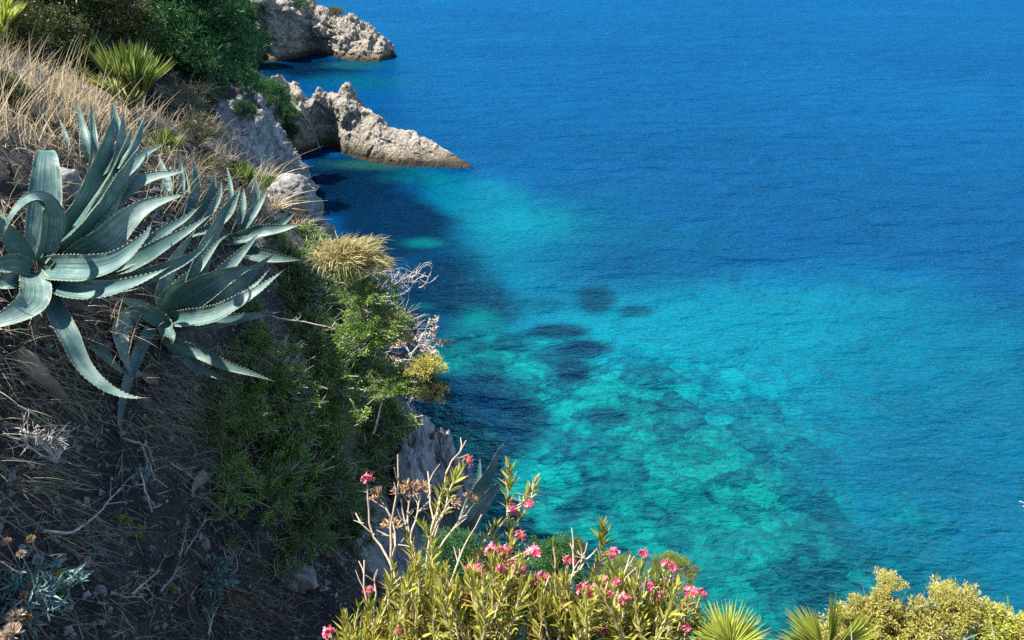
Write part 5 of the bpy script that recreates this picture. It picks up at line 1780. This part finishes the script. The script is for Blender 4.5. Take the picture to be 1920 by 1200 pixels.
TWG = 'dead forked twigs lying on the slope'
for i, (pls, l) in enumerate([
    ([[(470, 790), (490, 785), (520, 800), (545, 775)], [(490, 785), (500, 820), (520, 840)]], 'forked grey twig on scrub below the drooping agave tips'),
    ([[(560, 830), (600, 822), (640, 840)], [(600, 822), (595, 800)], [(600, 822), (620, 870)]], 'long grey twig crossing the lower scrub'),
    ([[(480, 870), (510, 880), (560, 915), (585, 930)], [(560, 915), (555, 940)]], 'pale forked twig in the dark lower scrub'),
    ([[(590, 690), (615, 660), (620, 640)], [(615, 660), (640, 690), (645, 720)]], 'pale twig standing in the middle scrub'),
    ([[(510, 620), (520, 660), (505, 690), (515, 720)]], 'wavy pale twig right of the flat agave leaf'),
    ([[(730, 720), (735, 690), (745, 655)], [(735, 690), (728, 740)]], 'straight grey twig left of the bleached branch foot'),
    ([[(265, 835), (280, 870), (290, 900)], [(262, 880), (275, 930), (285, 960)]], 'exposed pale roots hanging over the bare earth'),
    ([[(232, 822), (250, 828), (280, 845), (288, 872)]], 'curved brown root under the lowest agave leaf'),
    ([[(320, 868), (345, 885), (365, 900)]], 'short pale stick beside the withered bluish leaf'),
    ([[(245, 1115), (275, 1090), (300, 1068)]], 'straight pale stick on the lower bare earth'),
    ([[(205, 1110), (230, 1118), (270, 1120)], [(180, 1130), (225, 1145), (248, 1180)]], 'thin curved sticks beside the stone on bare earth'),
    ([[(335, 1045), (345, 1010), (350, 980)], [(345, 1040), (370, 1000), (385, 975)]], 'dry straight stalks above the silvery herb'),
    ([[(80, 995), (130, 998), (180, 965), (225, 915)]], 'long arching dry stalk across the dark earth'),
    ([[(435, 1085), (445, 1060), (440, 1040)]], 'short upright stick on the pale ledge rock'),
    ([[(300, 1110), (325, 1080), (335, 1062)]], 'pair of pale sticks beside the grey stone'),
    ([[(390, 1190), (400, 1150)]], 'thin stem standing at the bottom edge'),
    ([[(530, 700), (580, 705), (620, 712)]], 'thin pale twig above the biggest scrub'),
    ([[(640, 760), (660, 745), (690, 750)], [(660, 745), (655, 720)]], 'bare twig before the stony patch near the rim'),
]):
    main = []
    for pl in pls:
        main.append([(u, v, ground(u, v)[2] - .05 - .10 * R.random()) for u, v in pl])
    branch_tree(l, 'dead_twig', 'twig', main, M_TWIG if i % 3 else M_BLEACH, .008, .0035, 200 + i, twigs=7, tl=.14, group=TWG, sides=5, depth2=2)
g0 = lambda u, v, o=.05: (u, v, ground(u, v)[2] - o)
branch_tree('bundle of pale bare dead twigs at the left above the bare earth', 'dead_shrub', 'dead shrub',
            [[g0(105, 865), g0(85, 840, .12), g0(45, 805, .2)]] + [[g0(105, 865), g0(95 + k * 6, 842 - k, .1), g0(40 + k * 14, 808 + 2 * k, .2)] for k in range(5)]
            + [[g0(105, 865), g0(70, 850, .1), g0(38, 815, .18)], [g0(60, 828, .1), g0(90, 822, .12), g0(120, 818, .12)]], M_BLEACH, .010, .004, 301, twigs=7, tl=.12)

# withered agave leaf lying like a log
pts = [g0(30, 655, .06), g0(60, 690, .08), g0(95, 725, .08), g0(128, 752, .06)]
C = np.array([pix(*q) for q in pts])
P = spline(C, 16)
mb = MB()
mb.tube(P, np.array([.02, .034, .042, .046, .046, .045, .044, .041, .038, .035, .031, .028, .024, .02, .014, .006]) * (1 + .25 * R.random(16)), 9)
link('withered_leaf', mb.mesh('withered_leaf', M_DEADLEAF, True), label='withered brown agave leaf lying like a log in dead grass at the left', category='dead leaf')
for pl, l in [([(262, 700), (275, 708), (290, 712), (298, 722)], 'curled withered blue grey leaf right of the hanging agave leaf'),
              ([(385, 885), (372, 900), (362, 920), (360, 935)], 'shrivelled bluish leaf hanging beside the scrub edge')]:
    C = np.array([pix(*g0(u, v, .07)) for u, v in pl])
    me = agave_leaf_mesh(C - C[0], .075, 20, .5, n=16, org=C[0])
    me.materials[0] = M_DEADLEAF
    link('withered_leaf', me, None, C[0], label=l, category='dead leaf')

# ------------------------------------------------------------------ small herbs
def rosette(label, name, cat, u, v, rpx, mat, n, Ln, W, seed, lift=.04, upw=.6, extra=None):
    rg = np.random.default_rng(seed)
    p, nn, g = ground(u, v)
    r = rpx * g / FPX
    root = thing(name, label, cat, p)
    k = max(6, n // 14)
    d = rnd_dirs(k, rg, .0)
    C = d * r * (.3 + .6 * rg.random((k, 1))) + nn * r * .25
    st = MB()
    for c in C:
        st.tube([[0, 0, 0], c * .5 + nn * r * .1, c], [.004, .003, .002], 4)
    link('stems', st.mesh('stems', M_TWIG), root)
    cc = np.repeat(C, 14, 0)
    D = nrm(np.repeat(d, 14, 0) * .5 + nn * upw + rg.normal(size=cc.shape) * .7)
    mb = MB()
    mb.leaves(cc + rg.normal(size=cc.shape) * r * .08, D, nrm(nn + rg.normal(size=cc.shape) * .5), Ln * r * (.7 + .6 * rg.random(len(cc))), W * r, .2)
    link('foliage', mb.mesh('foliage', mat), root)
    return root, C


rosette('silvery blue herb with toothed leaves near the bottom centre of the bare earth', 'silver_herb', 'herb', 395, 1085, 40, M_SILVER, 200, .5, .16, 71)
rosette('trailing silvery herb hanging below the larger silvery one', 'silver_herb', 'herb', 385, 1138, 22, M_SILVER, 90, .5, .16, 72)
rosette('little blue green herb among the exposed roots', 'silver_herb', 'herb', 255, 895, 20, M_SILVER, 80, .6, .2, 73)
rosette('little blue green herb left of the bare earth above the yellow flower', 'silver_herb', 'herb', 170, 1042, 17, M_SILVER, 70, .6, .2, 74)
rosette('tiny bright green creeping sprig on the bare earth', 'green_sprig', 'herb', 222, 988, 26, M_HERB, 70, .25, .14, 75, upw=.1)
rosette('second bright green creeping sprig just under the first', 'green_sprig', 'herb', 258, 1006, 20, M_HERB, 55, .3, .16, 76, upw=.1)
rosette('small green sprout on the pale ledge rock', 'green_sprig', 'herb', 468, 1060, 14, M_SCRUB, 70, .5, .16, 77)
rosette('small green sprout right of the grey stone', 'green_sprig', 'herb', 318, 1112, 10, M_HERB, 40, .6, .24, 78)
rosette('clump of low green leaves on the bare earth by the ledge rocks', 'green_sprig', 'herb', 430, 1018, 16, M_SCRUB, 80, .5, .18, 79)
rosette('low green leaves under the yellow flower', 'green_sprig', 'herb', 112, 1118, 24, M_HERB, 60, .4, .2, 80)
rosette('pale teal feathery herb at the bottom left of the dry ledge grass', 'silver_herb', 'herb', 360, 1185, 28, M_SILVER, 110, .5, .08, 81)
root, C = rosette('silver leaved shrub with dried cream flower heads in the bottom left corner', 'silver_shrub', 'shrub', 45, 1130, 88, M_SILVER, 620, .28, .05, 82, upw=.8)
for u, v, r, m in [(30, 1158, 17, M_CREAM), (22, 1190, 20, M_CREAM), (8, 1200, 18, M_CREAM), (50, 1162, 11, M_DRIED), (85, 1086, 10, M_DRIED), (62, 1098, 10, M_DRIED), (45, 1118, 9, M_DRIED), (12, 1016, 9, M_DRIED), (58, 1012, 9, M_DRIED), (40, 1040, 9, M_CREAM), (112, 1078, 8, M_YELLOW)]:
    g = ground(u, v)[2]
    p = pix(u, v, g - .16)
    rr = r * g / FPX
    mb = MB()
    d = rnd_dirs(60, R, -.1)
    mb.leaves(d * rr * .35, d, R.normal(size=d.shape), rr * .75, rr * .34, .3)
    mb.tube([np.array([0, 0, 0]), np.array([-.01, .03, -.25])], [.003, .003], 4, 1)
    link('flower_head', mb.mesh('flower_head', [m, M_TWIG]), root, Vector(p) - root.location)

# ------------------------------------------------------------------ tussocks
def tussock(label, u, v, rpx, seed, mat, n=1500, Lf=1.0, up=.55, d=None, w=.035, group='grass tussocks on the rim', bend=(.25, -.1, -.35), lift=.1):
    rg = np.random.default_rng(seed)
    p, nn, g = ground(u, v)
    if d:
        p, g = pix(u, v, d), d
    r = rpx * g / FPX
    dd = rnd_dirs(n, rg, -.1)
    n = len(dd)
    mb = MB()
    wide = Lf <= 1.0
    P = dd * r * (.85 if wide else .35) * rg.random((n, 1)) ** .5 * np.array([1.15, 1, .5])
    if wide:
        Lf, dd = .55, dd * .6
        P = P * (1 + .5 * fbm(nrm(P) * 1.3 + seed, 2, seed)[:, None])
    D = nrm(dd + np.array([.15, 0, up]) + rg.normal(size=dd.shape) * .45)
    mb.blades(P, D, r * Lf * (.3 + .6 * rg.random(n) + .7 * rg.random(n) ** 8), r * w, np.array(bend))
    return link('grass_tussock', mb.mesh('grass_tussock', mat), None, p + np.array([0, 0, lift * r]), label=label, category='grass tussock', group=group)


tussock('large sunlit yellow green grass tussock on the rim against the sea', 655, 490, 60, 91, M_TUSS, n=2300, lift=.15)
tussock('second lobe of yellow tussock at its seaward side', 700, 505, 38, 92, M_TUSS, n=1500)
tussock('small straw coloured tussock below left of the large yellow one', 595, 495, 20, 93, M_TUSS, n=500)
tussock('straw coloured cushion on the rim above the grey sticks', 735, 597, 30, 94, M_TUSS, n=1000)
tussock('straw coloured cushion under the bleached shrub arms', 690, 575, 24, 95, M_TUSS, n=800)
tussock('pale cushion in front of the bleached branch foot', 752, 640, 24, 96, M_TUSS, n=700)
tussock('dry tan tussock between the bleached shrub and the big tussock', 640, 520, 34, 97, M_DRY, n=900)
tussock('arching straw tussock at the top of the grey cliff', 372, 182, 38, 98, M_DRY, n=170, Lf=1.4, w=.03)
tussock('golden tussock just right of the sunlit fan palm', 365, 180, 24, 99, M_TUSS, n=600)
tussock('arching pale grass on the near rim in front of the cove', 505, 350, 46, 100, M_DRY, n=90, Lf=1.6, w=.03, bend=(.45, 0, -.25))
tussock('sparse dry grass at the edge right of the narrow blue agave', 560, 430, 40, 102, M_DRY, n=110, Lf=1.3, w=.03)
tussock('tall dry grass beside the dark pine trunk', 235, 60, 46, 103, M_DRY, n=160, Lf=1.5, w=.03)
tussock('arching dry stems beyond the fan palm before the ridge', 320, 110, 44, 104, M_DRY, n=110, Lf=1.6, w=.025)
tussock('long dry grass stems leaning out over the grey cliff', 415, 265, 44, 105, M_DRY, n=40, Lf=1.5, w=.025, bend=(.5, 0, -.2))
tussock('low arching grass blades over the cove rock', 520, 395, 40, 106, M_DRY, n=60, Lf=1.7, w=.03, bend=(.6, 0, -.25))

# ------------------------------------------------------------------ ground cover that nobody could count
def scatter(n, y0, y1, t0, t1, seed):
    rg = np.random.default_rng(seed)
    yy_ = np.sort(y0 + (y1 - y0) * rg.random(n))
    tt_ = t0 + (t1 - t0) * rg.random(n)
    iy = np.clip(np.searchsorted(yq, yy_), 0, len(yq) - 2)
    it = np.clip(np.searchsorted(tq, tt_), 0, len(tq) - 2)
    return TPD[iy, it] + rg.normal(size=(n, 3)) * .01, TN[iy, it], tt_, yy_, rockm[iy, it]


def in_px(Pw, boxes, soft=25):
    """how far world points fall in patches given as (u, v, ru, rv) of the photo"""
    q = Pw - CAM
    d = q[:, 1] * CP - q[:, 2] * SP
    u = 960 + q[:, 0] / d * FPX
    v = 600 - (q[:, 1] * SP + q[:, 2] * CP) / d * FPX
    m = np.zeros(len(Pw))
    for a, b, ra, rb in boxes:
        m = np.maximum(m, 1 - sstep(.6, 1.15, np.hypot((u - a) / ra, (v - b) / rb)))
    return m


def in_v(Pw):
    q = Pw - CAM
    return 600 - (q[:, 1] * SP + q[:, 2] * CP) / (q[:, 1] * CP - q[:, 2] * SP) * FPX


rg = np.random.default_rng(500)
# pale tall dry grass on the sunlit upper bank
P, N, t_, y_, rk_ = scatter(30000, 3.2, 9.5, 1.3, 3.7, 501)
cl = fbm(P * 1.6, 3, 77)
keep = rg.random(len(P)) < np.clip(.42 + cl * 1.1, .05, 1) * (.22 + .78 * in_px(P, [(60, 260, 190, 150), (-80, 300, 160, 230), (150, 330, 120, 70)])) * (.15 + .85 * sstep(60, 150, in_v(P)))
P, N = P[keep], N[keep]
mb = MB()
D = nrm(np.array([.12, .0, 1.0]) + rg.normal(size=P.shape) * .38)
mb.blades(P, D, .12 + .28 * rg.random(len(P)) ** 2, .0048, np.array([.15, -.05, -.30]) , 3)
link('dry_grass', mb.mesh('dry_grass', M_DRY), kind='stuff', label='pale tall dry grass on the sunlit bank at the left')
# long bare stems rising from it
i = rg.permutation(len(P))[:330]
mb = MB()
D = nrm(np.array([.42, -.05, 1.0]) + rg.normal(size=(len(i), 3)) * .22)
mb.blades(P[i], D, .28 + .36 * rg.random(len(i)), .007, np.array([.12, 0, -.1]), 4)
link('dry_stems', mb.mesh('dry_stems', M_DRY), kind='stuff', label='long pale dry stems leaning right out of the dry grass')
# matted dead grass hanging on the shaded face
P, N, t_, y_, rk_ = scatter(75000, 1.3, 9.0, 2.6, 6.0, 502)
cl = fbm(P * 1.3 + 9, 3, 78)
pm = in_px(P, [(50, 690, 140, 110), (40, 860, 95, 90), (310, 730, 80, 70), (270, 790, 90, 45), (330, 850, 60, 50), (130, 990, 90, 50), (480, 1140, 90, 60), (160, 620, 100, 50), (390, 350, 90, 60), (640, 720, 60, 60), (700, 720, 50, 60), (560, 780, 120, 60), (520, 650, 70, 60), (640, 860, 90, 60), (620, 560, 70, 60)])
keep = (rg.random(len(P)) < np.clip(.12 + .3 * np.clip(cl * 2, 0, 1) + .95 * pm, 0, 1)) & (rk_ < .5)
P, N = P[keep], N[keep]
dn = np.array([0, 0, -1.0]) - N * (N[:, 2:3] * -1.0)
mb = MB()
D = nrm(N * .5 + dn * .7 + rg.normal(size=P.shape) * .75)
mb.blades(P, D, .07 + .17 * rg.random(len(P)), .0045, np.array([.1, 0, -.35]), 3)
link('dead_grass', mb.mesh('dead_grass', M_DULL), kind='stuff', label='matted grey brown dead grass hanging on the shaded slope')
# twig litter and pebbles on the bare earth
P, N, t_, y_, rk_ = scatter(5200, 1.3, 7.0, 2.8, 6.2, 503)
mb = MB()
D = nrm(rg.normal(size=P.shape) - N * .0)
D = nrm(D - N * (D * N).sum(1, keepdims=True) * .85)
mb.blades(P + N * .012, D, .03 + .14 * rg.random(len(P)) ** 2, .006, np.array([0, 0, .0]) + N * .15, 2)
link('twig_litter', mb.mesh('twig_litter', M_DULL), kind='stuff', label='bits of straw and broken twigs strewn over the dark earth')
P, N, t_, y_, rk_ = scatter(9000, 1.3, 7.0, 2.9, 6.3, 504)
mb = MB()
s = .003 + .030 * rg.random(len(P)) ** 6
o8 = np.array([[1, 0, 0], [0, 1, 0], [-1, 0, 0], [0, -1, 0], [0, 0, 1], [0, 0, -1]], float)
V = P[:, None] + (o8[None] * (.6 + .8 * rg.random((len(P), 6, 1)))) * s[:, None, None]
b = np.arange(len(P))[:, None] * 6
F = np.concatenate([b + q for q in ([0, 1, 4], [1, 2, 4], [2, 3, 4], [3, 0, 4], [1, 0, 5], [2, 1, 5], [3, 2, 5], [0, 3, 5])], 0)
mb.add(V.reshape(-1, 3), F)
link('pebbles', mb.mesh('pebbles', M_STONE), kind='stuff', label='small pale pebbles in the dark earth')

P, N, t_, y_, rk_ = scatter(2600, 1.3, 8.5, 2.6, 6.2, 505)
mb = MB()
D = nrm(rg.normal(size=P.shape) + N * .2)
mb.leaves(P + N * .015, D, nrm(N + rg.normal(size=P.shape) * .5), .018 + .035 * rg.random(len(P)), .010 + .014 * rg.random(len(P)), .35)
link('leaf_litter', mb.mesh('leaf_litter', M_LITTER), kind='stuff', label='curled brown and grey dead leaves lying on the slope')
